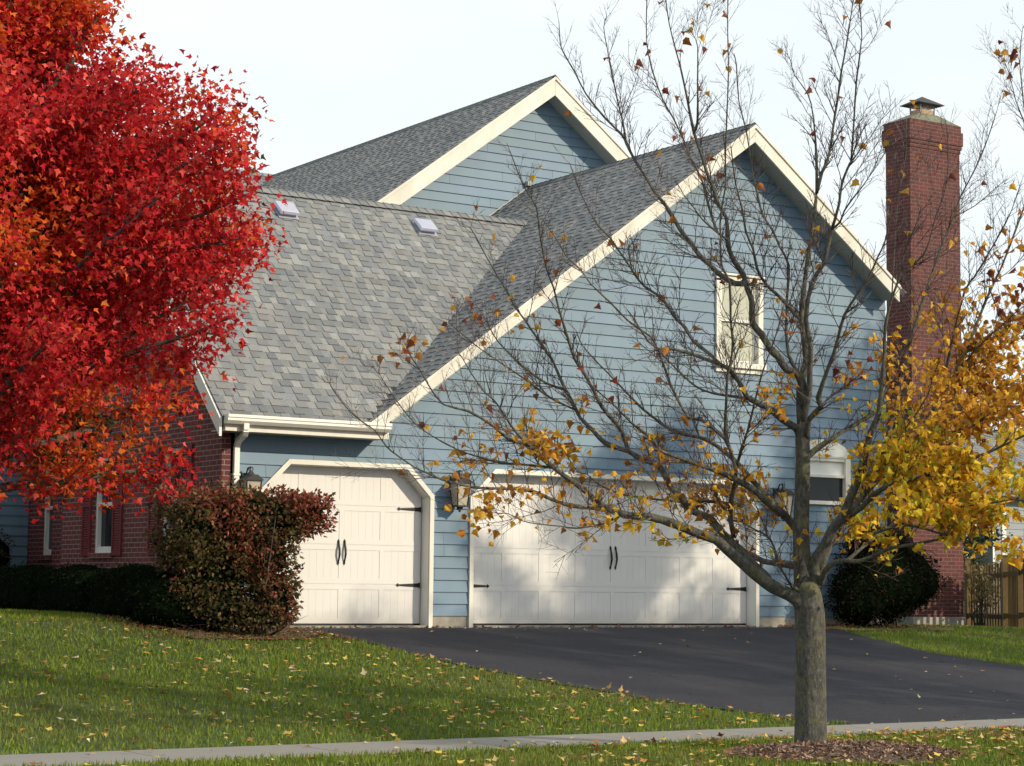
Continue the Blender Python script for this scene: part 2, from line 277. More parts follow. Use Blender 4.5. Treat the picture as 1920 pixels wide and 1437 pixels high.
# ------------------------------------------------------------------ cladding generators
def siding(name,parent,ax,plane,out,u0f,u1f,z0,z1,opens=(),ex=.16,crit=(),mat=None,t=.019,zref=.14):
    """lap siding as real boards. ax=0: wall runs along x (plane = y), ax=1: runs along y (plane = x). out = sign of outward normal"""
    mb=MB(); zs=[z0]; z=zref+math.ceil((z0-zref+1e-6)/ex)*ex
    while z<z1-1e-6: zs.append(z); z+=ex
    cuts=sorted(set([round(q,4) for q in zs+[z1]+list(crit)+[o[0] for o in opens]+[o[1] for o in opens] if z0-1e-6<=q<=z1+1e-6]))
    def P(u,z,o): return (u,plane+out*o,z) if ax==0 else (plane+out*o,u,z)
    rj=random.Random(int(abs(plane)*97)+int(u1f(z0)*7)); ub0,ub1=u0f((z0)),u1f((z0)); J={}; WJ={}
    def off(z,zb): return t*(1-(z-zb)/ex)+.001
    def joints(zb):
        k=round(zb,3)
        if k not in J:
            u=min(ub0,-4)-rj.random()*3.6; L=[]
            while u<max(ub1,11): L.append(u); u+=rj.choice((2.4,3.0,3.66))
            J[k]=L; WJ[k]={}
        return J[k]
    for a,b in zip(cuts,cuts[1:]):
        if b-a<1e-4: continue
        m=(a+b)/2; zb=zref+math.floor((m-zref)/ex+1e-6)*ex
        act=[o for o in opens if o[0]<m<o[1]]
        segA=[(u0f(a),u1f(a))]; segB=[(u0f(b),u1f(b))]
        for o in sorted(act,key=lambda o:o[2](m)):
            la,ra,lb,rb=o[2](a),o[3](a),o[2](b),o[3](b)
            s=segA.pop(); segA+=[(s[0],la),(ra,s[1])]; s=segB.pop(); segB+=[(s[0],lb),(rb,s[1])]
        for (x0,x1),(y0,y1) in zip(segA,segB):
            if x1-x0<.002 and y1-y0<.002: continue
            js=joints(zb); edges=[-1e9]+js+[1e9]
            for q0,q1 in zip(edges,edges[1:]):
                s0,s1,e0_,e1_=max(x0,q0+.0018),min(x1,q1-.0018),max(y0,q0+.0018),min(y1,q1-.0018)
                if s1-s0<.004 and e1_-e0_<.004: continue
                s1=max(s0,s1); e1_=max(e0_,e1_)
                W=WJ[round(zb,3)].setdefault(q0,(rj.uniform(-.0012,.0016),rj.uniform(.93,1.06),rj.uniform(.96,1.04))); c=(W[1],W[1],W[1]*W[2])
                oa,ob=off(a,zb)+W[0],off(b,zb); mb.quad([P(s0,a,oa),P(s1,a,oa),P(e1_,b,ob),P(e0_,b,ob)],c)
                if abs(a-zb)<1e-3: mb.quad([P(s0,a,0),P(s1,a,0),P(s1,a,oa),P(s0,a,oa)],c)
    o=mb.build(name,mat or m_siding,parent); return o
SH=[(.185,.195,.205),(.205,.21,.215),(.225,.225,.22),(.172,.183,.197),(.198,.206,.208),(.245,.248,.246)]
def roof(name,parent,O,U,V,Lv,uf0,uf1,seed=1,ex=.142,cols=SH,dark=1.,cap=None):
    """laminated shingles as real tabs. O eave origin, U along the eave, V up the slope, length Lv; uf0/uf1(v) = side limits"""
    r=random.Random(seed); O,U,V=[np.array(q,float) for q in (O,U,V)]; U/=np.linalg.norm(U); V/=np.linalg.norm(V); N=np.cross(U,V)
    if N[2]<0: N=-N
    mb=MB()
    def P(u,v,h): return O+U*u+V*v+N*h
    # deck slab
    for v0,v1 in zip(np.arange(0,Lv,.5),np.append(np.arange(.5,Lv,.5),Lv)):
        a,b,c,d=uf0(v0),uf1(v0),uf1(v1),uf0(v1); mb.hexa([P(a,v0,-.10),P(b,v0,-.10),P(c,v1,-.10),P(d,v1,-.10),P(a,v0,-.012),P(b,v0,-.012),P(c,v1,-.012),P(d,v1,-.012)],(.07,.07,.075))
    k=0; v=-.02
    while v<Lv-.02:
        v1=min(v+ex,Lv); a=uf0(max(v,0)); b=uf1(max(v,0)); u=a-r.random()*.3; thick=r.random()<.5
        lot=r.uniform(.9,1.08)
        while u<b:
            w=r.uniform(.10,.18) if thick else r.uniform(.08,.15); s,e=max(u,a),min(u+w,b)
            if e-s>.004:
                c=r.choice(cols); g=r.uniform(.88,1.08)*lot*(.95 if thick else 1.03); c=tuple(x*g for x in c); h=.015 if thick else .004
                mb.hexa([P(s,v,-.006),P(e,v,-.006),P(e,v1+.03,-.006),P(s,v1+.03,-.006),P(s,v,h),P(e,v,h),P(e,v1+.02,.0005+ (.002 if thick else 0)),P(s,v1+.02,.0005+(.002 if thick else 0))],c)
            u+=w; thick=not thick if r.random()<.94 else thick
        v+=ex; k+=1
    return mb.build(name,m_shingle,parent,attr=True)
def ridgecap(parent,a,b,seed=3):
    r=random.Random(seed); a,b=np.array(a,float),np.array(b,float); L=np.linalg.norm(b-a); d=(b-a)/L; s=np.cross(d,[0,0,1]); s/=np.linalg.norm(s); mb=MB(); x=0
    while x<L:
        e=min(x+.16,L); g=r.uniform(.8,1.1); c=tuple(q*g for q in r.choice(SH)); p0,p1=a+d*x,a+d*e; dn=np.array([0,0,-.10])
        for sg in (1,-1): mb.quad([p0+[0,0,.030],p1+[0,0,.018],p1+s*sg*.13+dn+[0,0,.012],p0+s*sg*.13+dn+[0,0,.024]],c)
        x+=.15
    return mb.build('ridge_cap',m_shingle,parent,attr=True)
# ------------------------------------------------------------------ THE HOUSE
house=empty('house',(2,0,0),'blue-grey clapboard house with a brick side wing, attached garage and grey shingle roofs','house')
SL=.742; AX,AZ=4.60,7.47            # garage gable ridge (roof surface)
gz=lambda x: AZ-SL*abs(x-AX)
rake_in=lambda z:(AZ-.12-z)/SL
# garage openings, chamfered corners
def opening(x0,x1,zt,ch):
    L=lambda z:x0-.03+max(0,(z-(zt-ch)))*1.0; Rr=lambda z:x1+.03-max(0,(z-(zt-ch)))*1.0
    return L,Rr
D2=(-.055,4.90,2.082,.36); D1=(-3.21,-.752,2.082,.36)
ops=[]
for d in (D1,D2):
    L,Rr=opening(*d); ops.append((.02,d[2]+.03,L,Rr))
WIN=(4.20,4.98,3.92,5.15)
ops.append((WIN[2],WIN[3],lambda z:WIN[0],lambda z:WIN[1]))
SD=(5.78,6.70,1.90,2.56); ops.append((SD[2],SD[3],lambda z:SD[0],lambda z:SD[1]))
siding('front_wall',house,0,0,-1,lambda z:max(-3.64,AX-rake_in(z)) if z>2.75 else -3.64,lambda z:min(7.57,AX+rake_in(z)),.14,7.33,ops,crit=(2.75,2.085-.36-.02,2.78,5.16))
mb=MB()
for a,b in ((-3.64,D1[0]-.03),(D1[1]+.03,D2[0]-.03),(D2[1]+.03,7.57)): mb.box((a,-.004,-.25),(b,.3,.138))
mb.box((-3.6,.02,-.25),(7.5,.5,.012)); mb.build('foundation',m_conc,house,bevel=.006)
# side wall of the garage (right)
mb=MB(); mb.box((7.42,.01,-.2),(7.57,3.66,5.2)); mb.build('side_wall',m_siding,house)
mb=MB(); mb.box((7.42,7.51,-.2),(7.57,9,5.2)); mb.build('side_wall',m_siding,house)
# gable roof slopes
ca=1/math.sqrt(1+SL*SL); 
def slope_len(z): return (AZ-z)/SL/ca
vL=slope_len(2.66)
roof('garage_roof_slope',house,(AX-(AZ-2.66)/SL,-.37,2.66),(0,1,0),(1,0,SL),vL,lambda v:0,lambda v:6.05,5,dark=.80)
vR=slope_len(5.20)
roof('garage_roof_slope',house,(AX+(AZ-5.20)/SL,-.37,5.20),(0,1,0),(-1,0,SL),vR,lambda v:0,lambda v:6.05,6,dark=.80)
ridgecap(house,(AX,-.38,AZ),(AX,5.7,AZ),4)
def rake(name,ax_,az_,y,xl,zl,xr,zr,w=.235,th=.035,endL=None):
    mb=MB(); vt=w
    for sg,xe,ze in ((-1,xl,zl),(1,xr,zr)):
        poly=[(ax_,az_-.02),(xe,ze-.02),(xe,ze-.02-vt),(ax_,az_-.02-vt)]
        if sg<0 and endL: poly=[(ax_,az_-.02),(xe,ze-.02),(endL[0],ze-.02),(endL[0],endL[1]),(ax_,az_-.02-vt)]
        mb.prism([(a,b) for a,b in poly],1,y-th,y)
        poly=[(ax_,az_+.012),(xe+sg*.02,ze-.003),(xe+sg*.02,ze-.055),(ax_,az_-.045)]
        mb.prism(poly,1,y-th-.022,y-th)      # narrow shingle mould along the top
    return mb.build(name,m_rake,house,bevel=.004)
rake('rake_board',AX,AZ-.02,-.35,-1.92,AZ-.02-SL*(AX+1.92),7.52,AZ-.02-SL*(7.52-AX),endL=(-1.60,2.665))
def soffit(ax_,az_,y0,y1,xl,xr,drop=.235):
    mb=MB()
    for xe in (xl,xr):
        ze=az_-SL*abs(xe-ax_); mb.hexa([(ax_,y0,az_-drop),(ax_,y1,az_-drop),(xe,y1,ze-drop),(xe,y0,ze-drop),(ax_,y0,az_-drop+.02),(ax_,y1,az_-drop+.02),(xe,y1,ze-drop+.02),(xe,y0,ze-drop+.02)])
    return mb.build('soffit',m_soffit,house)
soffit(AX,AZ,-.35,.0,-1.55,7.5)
# low roof over the single bay: slope .93
S2=.95; e0=(-.42,2.615); rid=(3.54,e0[1]+S2*(3.54-e0[0])); c2=1/math.sqrt(1+S2*S2); v2=(rid[0]-e0[0])/c2
XL=-4.02
def u1low(v):
    y=e0[0]+v*c2; 
    zz=e0[1]+S2*(y-e0[0]); return AX-(AZ-zz)/SL-XL+(.03 if y<.12 else .35)
roof('low_roof_slope',house,(XL,e0[0],e0[1]),(1,0,0),(0,1,S2),v2,lambda v:0,u1low,9)
roof('low_roof_slope',house,(XL,7.5,2.615),(1,0,0),(0,-1,S2),v2,lambda v:0,lambda v:7.4 if v>2.6 else 4.,10,dark=.8)
ridgecap(house,(XL-.02,rid[0],rid[1]+.005),(3.25,rid[0],rid[1]+.005),8)
mb=MB()   # left rake trim of the low roof and its brick gable
mb.prism([(e0[0],e0[1]-.02),(rid[0],rid[1]-.02),(7.5,2.60),(7.5,2.37),(rid[0],rid[1]-.26),(e0[0],e0[1]-.25)],0,XL-.03,XL+.005)
mb.build('side_rake_board',m_winwhite,house)
mb=MB(); mb.box((-1.63,-.425,2.435),(XL+.05,-.36,2.60)); mb.build('fascia',m_trim,house,bevel=.003)
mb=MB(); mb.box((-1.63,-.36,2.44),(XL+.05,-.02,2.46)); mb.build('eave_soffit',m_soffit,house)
mb=MB(); gz_=-.10; gp=[(y_,z_+gz_) for y_,z_ in [(-.425,2.62),(-.50,2.62),(-.545,2.66),(-.545,2.69),(-.56,2.70),(-.56,2.735),(-.545,2.735),(-.535,2.715),(-.44,2.64),(-.44,2.735),(-.425,2.735)]]
mb.prism(gp,0,XL+.03,-1.66); ge=[(y_,z_+gz_) for y_,z_ in [(-.425,2.62),(-.50,2.62),(-.545,2.66),(-.56,2.735),(-.425,2.735)]]
mb.prism(ge,0,-1.66,-1.655); mb.prism(ge,0,XL+.025,XL+.03)
gut=mb.build('gutter',m_gut,house)
mb=MB()
def rect_pipe(mb,pts,w=.075,d=.055):
    for a,b in zip(pts,pts[1:]):
        a=np.array(a,float);b=np.array(b,float);dr=(b-a);dr/=np.linalg.norm(dr); X=np.array([1,0,0]);s=np.cross(dr,X);s/=np.linalg.norm(s)
        q=[a+X*sx*w/2+s*sy*d/2 for sx,sy in ((-1,-1),(1,-1),(1,1),(-1,1))]+[b+X*sx*w/2+s*sy*d/2 for sx,sy in ((-1,-1),(1,-1),(1,1),(-1,1))]; mb.hexa(q)
rect_pipe(mb,[(-3.72,-.49,2.53),(-3.72,-.49,2.45),(-3.70,-.42,2.40),(-3.64,-.13,2.34),(-3.635,-.06,2.27),(-3.635,-.055,.02),(-3.635,-.2,-.01)])
for z in (.5,1.9): mb.box((-3.685,-.092,z),(-3.585,-.02,z+.025))
mb.build('downspout',m_gut,house,bevel=.006)
# brick side wing wall (X=-3.75), recessed windows with shutters
def brickwall(name,x,xi,y0,y1,z0,ztop,wins,gable=None):
    mb=MB(); cur=y0
    for (a,b,za,zb) in sorted(wins):
        mb.box((x,cur,z0),(xi,a,ztop)); mb.box((x,a,z0),(xi,b,za)); mb.box((x,a,zb),(xi,b,ztop)); cur=b
    mb.box((x,cur,z0),(xi,y1,ztop))
    if gable: mb.prism(gable,0,x,xi)
    return mb.build(name,m_brick,house)
W1=(3.44,4.20,.95,2.32); W2=(1.16,1.82,.95,2.32)
brickwall('brick_wall',-3.83,-3.71,-.045,5.40,-.2,2.40,[W1,W2],[(-.045,2.401),(3.54,6.2),(5.40,4.3),(5.40,2.401)])
mb=MB(); mb.box((-3.71,5.29,-.2),(5,5.41,4.2)); mb.build('rear_brick_wall',m_brick,house)
def side_window(x,W,sh=True,nm='side_window'):
    a,b,za,zb=W; mb=MB()
    for q in ((a,a+.06,za,zb),(b-.06,b,za,zb),(a+.06,b-.06,zb-.06,zb),(a+.06,b-.06,za,za+.09),(a+.06,b-.06,(za+zb)/2-.02,(za+zb)/2+.03)): mb.box((x+.05,q[0],q[2]),(x+.15,q[1],q[3]))
    fr=mb.build(nm,m_winwhite,house)
    mb=MB(); mb.box((x+.11,a+.055,za+.085),(x+.13,b-.055,zb-.055)); mb.build('pane',m_glassd,fr)
    mb=MB(); mb.box((x-.045,a-.05,za-.075),(x+.10,b+.05,za-.003)); mb.build('sill',m_brick,fr,bevel=.004)
    if sh:
        for s0,s1 in ((a-.36,a-.03),(b+.02,b+.34)):
            mb=MB(); xx=x-.035
            mb.box((xx,s0,za-.04),(x,s0+.045,zb+.02)); mb.box((xx,s1-.045,za-.04),(x,s1,zb+.02)); 
            for z in (za-.04,(za+zb)/2-.03,zb-.05): mb.box((xx,s0+.045,z),(x,s1-.045,z+.07))
            z=za+.04
            while z<zb-.06:
                mb.hexa([(xx+.004,s0+.045,z),(xx+.004,s1-.045,z),(x-.004,s1-.045,z+.012),(x-.004,s0+.045,z+.012),(xx+.008,s0+.045,z+.008),(xx+.008,s1-.045,z+.008),(x-.002,s1-.045,z+.03),(x-.002,s0+.045,z+.03)]); z+=.034
            mb.box((x-.008,s0+.04,za),(x-.003,s1-.04,zb)); mb.build('shutter',m_shutter,house)
side_window(-3.83,W1); side_window(-3.83,W2)
W3=(7.05,7.52,.95,2.42)
brickwall('entry_brick_wall',-3.36,-3.22,5.42,8.1,-.2,3.0,[W3]); side_window(-3.36,W3,False)
# main house: lower left wing, tall rear blocks
siding('left_wing_wall',house,0,8.1,-1,lambda z:-14,lambda z:-3.37,.1,3.25,mat=m_siding)
mb=MB(); mb.box((-13.9,8.12,-.2),(-.5,16,3.2)); mb.prism([(8.2,3.2),(12,5.9),(15.9,3.2)],0,-13.9,0); mb.build('left_wing_body',m_siding,house)
sL=.72; cL=1/math.sqrt(1+sL*sL)
roof('left_wing_roof',house,(-14.3,7.75,3.15),(1,0,0),(0,1,sL),(12-7.75)/cL,lambda v:0,lambda v:14.3,15)
roof('left_wing_roof',house,(-14.3,16.25,3.15),(1,0,0),(0,-1,sL),(12-7.75)/cL,lambda v:0,lambda v:14.3,16)
BX,BZ=4.86,9.40                     # rear gable
br=lambda z:(BZ-.12-z)/SL
siding('rear_gable_wall',house,0,5.7,-1,lambda z:max(-.2,BX-br(z)),lambda z:min(9.9,BX+br(z)),4.3,9.27,crit=(5.5,))
hb=(BZ-5.4)/SL
roof('rear_roof_slope',house,(BX-hb,5.33,5.4),(0,1,0),(1,0,SL),hb/ca,lambda v:0,lambda v:11.4,21,dark=.80)
roof('rear_roof_slope',house,(BX+hb,5.33,5.4),(0,1,0),(-1,0,SL),hb/ca,lambda v:0,lambda v:16.,22,dark=.80)
ridgecap(house,(BX,5.32,BZ),(BX,16.6,BZ),12)
rake('rear_rake_board',BX,BZ-.02,5.35,BX-hb,5.38,BX+hb,5.38,w=.30); soffit(BX,BZ,5.35,5.7,BX-hb,BX+hb,.29)
mb=MB(); mb.box((-.2,5.8,-.2),(9.9,16,5.3)); mb.build('rear_body',m_siding,house)
# tall main block, ridge parallel to the garage front
MY,MZ,MX=16.45,9.46,.25; hm=MY-9.5
roof('main_roof_slope',house,(MX,9.5,MZ-SL*hm),(1,0,0),(0,1,SL),hm/ca,lambda v:0,lambda v:6.5,31)
roof('main_roof_slope',house,(MX,MY+hm,MZ-SL*hm),(1,0,0),(0,-1,SL),hm/ca,lambda v:0,lambda v:8,32)
ridgecap(house,(MX-.05,MY,MZ+.005),(5,MY,MZ+.005),13)
mb=MB(); mb.prism([(9.7,-.2),(9.7,MZ-SL*hm),(MY,MZ-.15),(MY+hm-.3,MZ-SL*hm),(MY+hm-.3,-.2)],0,MX+.3,MX+6); mb.build('main_body',m_siding,house)
# small right wing behind the chimney
mb=MB(); mb.box((7.5,3.67,-.2),(12.15,7.5,4.8)); mb.prism([(3.67,4.8),(5.5,5.45),(7.5,4.8)],0,7.5,12.15); mb.build('right_wing_wall',m_siding,house)
roof('right_wing_roof',house,(7.4,3.45,4.76),(1,0,0),(0,1,.35),2.2,lambda v:0,lambda v:4.8,41); roof('right_wing_roof',house,(7.4,7.6,4.76),(1,0,0),(0,-1,.35),2.2,lambda v:0,lambda v:4.8,42)
# white corner flashing at the wall / roof junction
mb=MB()
for k in range(9):
    f0,f1=k/9,(k+1)/9; x0=AX-.05-f0*1.3; x1=AX-.05-f1*1.3; mb.hexa([(x0,5.66,gz(x0)+.01),(x1,5.66,gz(x1)+.01),(x1,5.70,gz(x1)+.01),(x0,5.70,gz(x0)+.01),(x0,5.66,gz(x0)+.035),(x1,5.66,gz(x1)+.035),(x1,5.70,gz(x1)+.035),(x0,5.70,gz(x0)+.035)])
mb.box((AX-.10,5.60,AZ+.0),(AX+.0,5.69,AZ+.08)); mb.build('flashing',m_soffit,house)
# garage doors
def garage_door(D,cols,hinges):
    x0,x1,zt,ch=D; yf=.165; root=None
    # casing: outer trim 0.09 wide, proud of the siding, follows the chamfer
    def ring(off,z0): 
        k=off*math.tan(math.radians(22.5)); return [(x0-off,z0),(x0-off,zt-ch+k*1.0),(x0+ch-k,zt+off),(x1-ch+k,zt+off),(x1+off,zt-ch+k),(x1+off,z0)]
    mb=MB(); A=ring(.0,-.025); B=ring(.062,-.025)
    for i in range(5):
        a,b,c,d=A[i],A[i+1],B[i+1],B[i]
        mb.hexa([(a[0],-.045,a[1]),(b[0],-.045,b[1]),(c[0],-.045,c[1]),(d[0],-.045,d[1]),(a[0],.01,a[1]),(b[0],.01,b[1]),(c[0],.01,c[1]),(d[0],.01,d[1])])
    casing=mb.build('garage_door_casing',m_trim,house)
    mb=MB(); A2=ring(-.008,-.02)
    A=ring(-.001,-.02)
    for i in range(5):
        a,b,c,d=A2[i],A2[i+1],A[i+1],A[i]
        mb.hexa([(a[0],-.02,a[1]),(b[0],-.02,b[1]),(c[0],-.02,c[1]),(d[0],-.02,d[1]),(a[0],.25,a[1]),(b[0],.25,b[1]),(c[0],.25,c[1]),(d[0],.25,d[1])])
    mb.build('jamb',m_winwhite,casing)
    # leaf: four sections with recessed beadboard panels
    mb=MB(); zb=.035; sh=(zt+.02-zb)/4; w=(x1-x0)/cols; dm=MB()
    dm.box((x0+.02,yf+.0062,zb),(x1-.02,yf+.05,zt+.02))
    for r in range(4):
        za,ze=zb+r*sh+.0022,zb+(r+1)*sh-.0022; rail=.07
        dm.box((x0+.02,yf,za),(x1-.02,yf+.02,za+rail)); dm.box((x0+.02,yf,ze-rail),(x1-.02,yf+.02,ze))
        for c in range(cols+1):
            hw=.035; xc=x0+c*w; dm.box((max(x0+.02,xc-hw),yf,za+rail),(min(x1-.02,xc+hw),yf+.02,ze-rail))
        for c in range(cols):
            xa,xb=x0+c*w+.035+.003,x0+(c+1)*w-.035-.003; nb=5; bw=(xb-xa)/nb
            for k in range(nb): dm.box((xa+k*bw+.0008,yf+.0045,za+rail+.003),(xa+(k+1)*bw-.0008,yf+.0075,ze-rail-.003))
    door=dm.build('garage_door',m_door,house)
    mb=MB(); mb.box((x0+.02,yf-.004,.014),(x1-.02,yf+.05,.034)); mb.build('bottom_seal',m_black,door)
    mb=MB(); mb.box((x0,-.01,-.2),(x1,yf+.1,.012)); mb.build('threshold',m_conc,house)
    for (hx,dirn,z) in hinges:
        mb=MB(); L=.36; y=yf-.006
        mb.prism([(hx,z-.028),(hx+dirn*L*.84,z-.012),(hx+dirn*L*.84,z+.012),(hx,z+.028)][::dirn],1,y,yf+.001)
        mb.prism([(hx+dirn*L*.84,z-.001),(hx+dirn*L*.90,z-.026),(hx+dirn*L,z),(hx+dirn*L*.90,z+.026)][::dirn],1,y,yf+.001)
        mb.tube([(hx,y-.004,z-.034),(hx,y-.004,z+.034)],.012,8); mb.build('hinge_strap',m_black,door)
    xc=(x0+x1)/2
    for s in (-1,1):
        mb=MB(); xx=xc+s*.045; zc=.985-.02
        pts=[(xx,yf-.008,zc+.155),(xx,yf-.02,zc+.10),(xx,yf-.035,zc+.05),(xx,yf-.042,zc-.02),(xx,yf-.026,zc-.08),(xx,yf-.008,zc-.13)]
        mb.tube(pts,[.013,.012,.015,.015,.012,.011],8)
        for zz,h in ((zc+.14,.035),(zc-.14,.028)): mb.prism([(xx-.018,zz),(xx,zz-h),(xx+.018,zz),(xx,zz+h)],1,yf-.008,yf+.001)
        mb.build('pull_handle',m_black,door)
garage_door(D1,4,[(D1[0]+.04,1,.545),(D1[1]-.04,-1,.545),(D1[1]-.04,-1,1.56),(D1[0]+.04,1,1.56)])
garage_door(D2,8,[(D2[0]+.03,1,.545),(D2[1]-.04,-1,.545),(D2[1]-.04,-1,1.56),(D2[0]+.03,1,1.56)])
# upper sash window
a,b,za,zb=WIN; mb=MB()
for q in ((a-.06,a+.035,za-.02,zb),(b-.035,b+.06,za-.02,zb)): mb.box((q[0],-.05,q[2]),(q[1],.06,q[3]))
mb.box((a-.06,-.05,zb-.04),(b+.06,.06,zb+.05)); mb.box((a-.085,-.085,zb+.05),(b+.085,.02,zb+.085)); 
fr=mb.build('upper_window',m_trim,house,bevel=.004)
mb=MB(); mb.box((a-.085,-.095,za-.10),(b+.085,.03,za-.02)); mb.box((a-.06,-.045,za-.17),(b+.06,.02,za-.10)); mb.build('sill',m_trim,fr,bevel=.004)
zm=(za+zb)/2; mb=MB()
for (y,z0,z1) in ((.0,zm-.02,zb-.04),(.025,za-.02,zm+.02)):
    mb.box((a+.035,y,z0),(a+.08,y+.03,z1)); mb.box((b-.08,y,z0),(b-.035,y+.03,z1)); mb.box((a+.08,y,z0),(b-.08,y+.03,z0+.045)); mb.box((a+.08,y,z1-.04),(b-.08,y+.03,z1))
mb.build('sash',m_winwhite,fr,bevel=.003)
mb=MB(); mb.box((a+.075,.012,zm+.02),(b-.075,.018,zb-.07)); mb.box((a+.075,.038,za+.02),(b-.075,.044,zm-.02)); mb.build('pane',m_blind,fr)
# small arched window behind the street tree
a,b,za,zb=SD; mb=MB(); mb.box((a-.09,-.045,za),(a+.01,.05,zb)); mb.box((b-.01,-.045,za),(b+.09,.05,zb)); mb.box((a+.01,-.03,zb-.05),(b-.01,.05,zb)); mb.box((a+.01,-.02,2.26),(b-.01,.05,2.30))
arc=[(a-.09,zb)]+[((a+b)/2-math.cos(t)*(b-a+.18)/2,zb+math.sin(t)*.28) for t in np.linspace(0,math.pi,15)[1:-1]]+[(b+.09,zb)]
mb.prism(arc,1,-.045,-.018); svc=mb.build('arched_window',m_trim,house)
arc2=[((a+b)/2-math.cos(t)*(b-a-.06)/2,zb+.02+math.sin(t)*.19) for t in np.linspace(0,math.pi,13)]
mb=MB(); mb.prism(arc2,1,-.052,-.046); mb.build('fan_panel',m_winwhite,svc)
mb=MB(); mb.box((a-.11,-.07,za-.06),(b+.11,.03,za-.002)); mb.build('sill',m_trim,svc,bevel=.004)
mb=MB(); mb.box((a+.01,.02,2.30),(b-.01,.03,zb-.05)); mb.build('blind',m_winwhite,svc)
mb=MB(); mb.box((a+.01,.03,za),(b-.01,.04,2.26)); mb.build('pane',m_glassd,svc)
# coach lanterns
def lantern(x,z):
    y=-.19; mb=MB(); mb.box((x-.05,-.04,z-.06),(x+.05,-.018,z+.10)); mb.tube([(x,-.04,z+.05),(x,-.10,z+.16),(x,-.17,z+.17),(x,y,z+.10)],.010,8)
    mb.prism([(x-.13,z+.0),(x+.13,z+.0),(x+.04,z+.07),(x-.04,z+.07)],1,y-.13,y+.13); mb.hexa([(x-.04,y-.04,z+.07),(x+.04,y-.04,z+.07),(x+.04,y+.04,z+.07),(x-.04,y+.04,z+.07),(x-.02,y-.02,z+.11),(x+.02,y-.02,z+.11),(x+.02,y+.02,z+.11),(x-.02,y+.02,z+.11)])
    for k in range(13):
        t=k/12*2*math.pi; 
    mb.tube([(x+.03*math.cos(t),y,z+.14+.03*math.sin(t)) for t in np.linspace(0,2*math.pi,13)],.006,6,False)
    for sx in (-1,1):
        for sy in (-1,1): mb.tube([(x+sx*.105,y+sy*.105,z),(x+sx*.075,y+sy*.075,z-.30)],.008,6)
    mb.box((x-.085,y-.085,z-.32),(x+.085,y+.085,z-.30)); mb.box((x-.03,y-.03,z-.36),(x+.03,y+.03,z-.32)); mb.box((x-.012,y-.012,z-.39),(x+.012,y+.012,z-.36))
    o=mb.build('wall_lantern',m_black,house)
    mb=MB(); mb.hexa([(x+sx*.07,y+sy*.07,z-.299) for sx,sy in ((-1,-1),(1,-1),(1,1),(-1,1))]+[(x+sx*.098,y+sy*.098,z-.001) for sx,sy in ((-1,-1),(1,-1),(1,1),(-1,1))]); mb.build('lamp_glass',m_lampg,o)
lantern(-3.49,1.84); lantern(-.38,1.92); lantern(5.31,1.95)
# roof vents
def vent(x,y):
    zz=lambda yy:e0[1]+S2*(yy-e0[0]); s=.165; mb=MB(); N=np.array([0,-S2,1])*c2; U=np.array([1,0,0]); V=np.array([0,1,S2])*c2; o=np.array([x,y,zz(y)])
    def P(u,v,h): return o+U*u+V*v+N*h
    mb.hexa([P(-s,-s-.02,.014),P(s,-s-.02,.014),P(s,s,.014),P(-s,s,.014),P(-s,-s-.02,.02),P(s,-s-.02,.02),P(s,s,.02),P(-s,s,.02)])
    mb.hexa([P(-s+.04,-s+.04,.02),P(s-.04,-s+.04,.02),P(s-.04,s-.04,.02),P(-s+.04,s-.04,.02),P(-s+.04,-s+.04,.07),P(s-.04,-s+.04,.07),P(s-.04,s-.04,.06),P(-s+.04,s-.04,.06)])
    mb.hexa([P(-s,-s,.075),P(s,-s,.075),P(s,s,.055),P(-s,s,.055),P(-s+.02,-s+.02,.115),P(s-.02,-s+.02,.115),P(s-.02,s-.02,.09),P(-s+.02,s-.02,.09)])
    mb.build('roof_vent',m_vent,house,bevel=.012)
vent(-1.42,3.13); vent(.96,3.13)
# chimney
cx0,cx1,cy0,cy1=11.05,12.29,3.0,3.63; mb=MB()
mb.box((cx0,cy0,.09),(cx1,cy1,8.55)); st=[(.015,8.55,8.62),(.032,8.62,8.69),(.05,8.69,8.94),(.025,8.94,9.06)]
for o_,a,b in st: mb.box((cx0-o_,cy0-o_,a),(cx1+o_,cy1+o_,b))
chim=mb.build('chimney',m_brickc,house)
mb=MB(); mb.box((cx0-.03,cy0-.03,-.25),(cx1+.03,cy1,.088)); mb.build('base',m_conc,chim,bevel=.008)
mb=MB(); o_=.03; q=.33; xm,ym=(cx0+cx1)/2,(cy0+cy1)/2
mb.hexa([(cx0-o_,cy0-o_,9.06),(cx1+o_,cy0-o_,9.06),(cx1+o_,cy1+o_,9.06),(cx0-o_,cy1+o_,9.06),(xm-.22,ym-.17,9.25),(xm+.22,ym-.17,9.25),(xm+.22,ym+.17,9.25),(xm-.22,ym+.17,9.25)]); mb.build('crown',m_crown,chim,bevel=.01)
mb=MB(); mb.box((xm-.16,ym-.13,9.22),(xm+.16,ym+.13,9.34)); mb.build('flue',m_clay,chim,bevel=.01)
mb=MB(); mb.hexa([(xm-.31,ym-.25,9.44),(xm+.31,ym-.25,9.44),(xm+.31,ym+.25,9.44),(xm-.31,ym+.25,9.44),(xm-.01,ym-.01,9.60),(xm+.01,ym-.01,9.60),(xm+.01,ym+.01,9.60),(xm-.01,ym+.01,9.60)]); mb.box((xm-.315,ym-.255,9.425),(xm+.315,ym+.255,9.44))
for sx in (-1,1):
    for sy in (-1,1): mb.box((xm+sx*.165-.008,ym+sy*.135-.008,9.2),(xm+sx*.165+.008,ym+sy*.135+.008,9.43))
mb.build('rain_cap',m_steel,chim)
mb=MB(); 
for k in range(13):
    xx=xm-.18+.03*k; mb.box((xx-.0015,ym-.145,9.25),(xx+.0015,ym-.142,9.425))
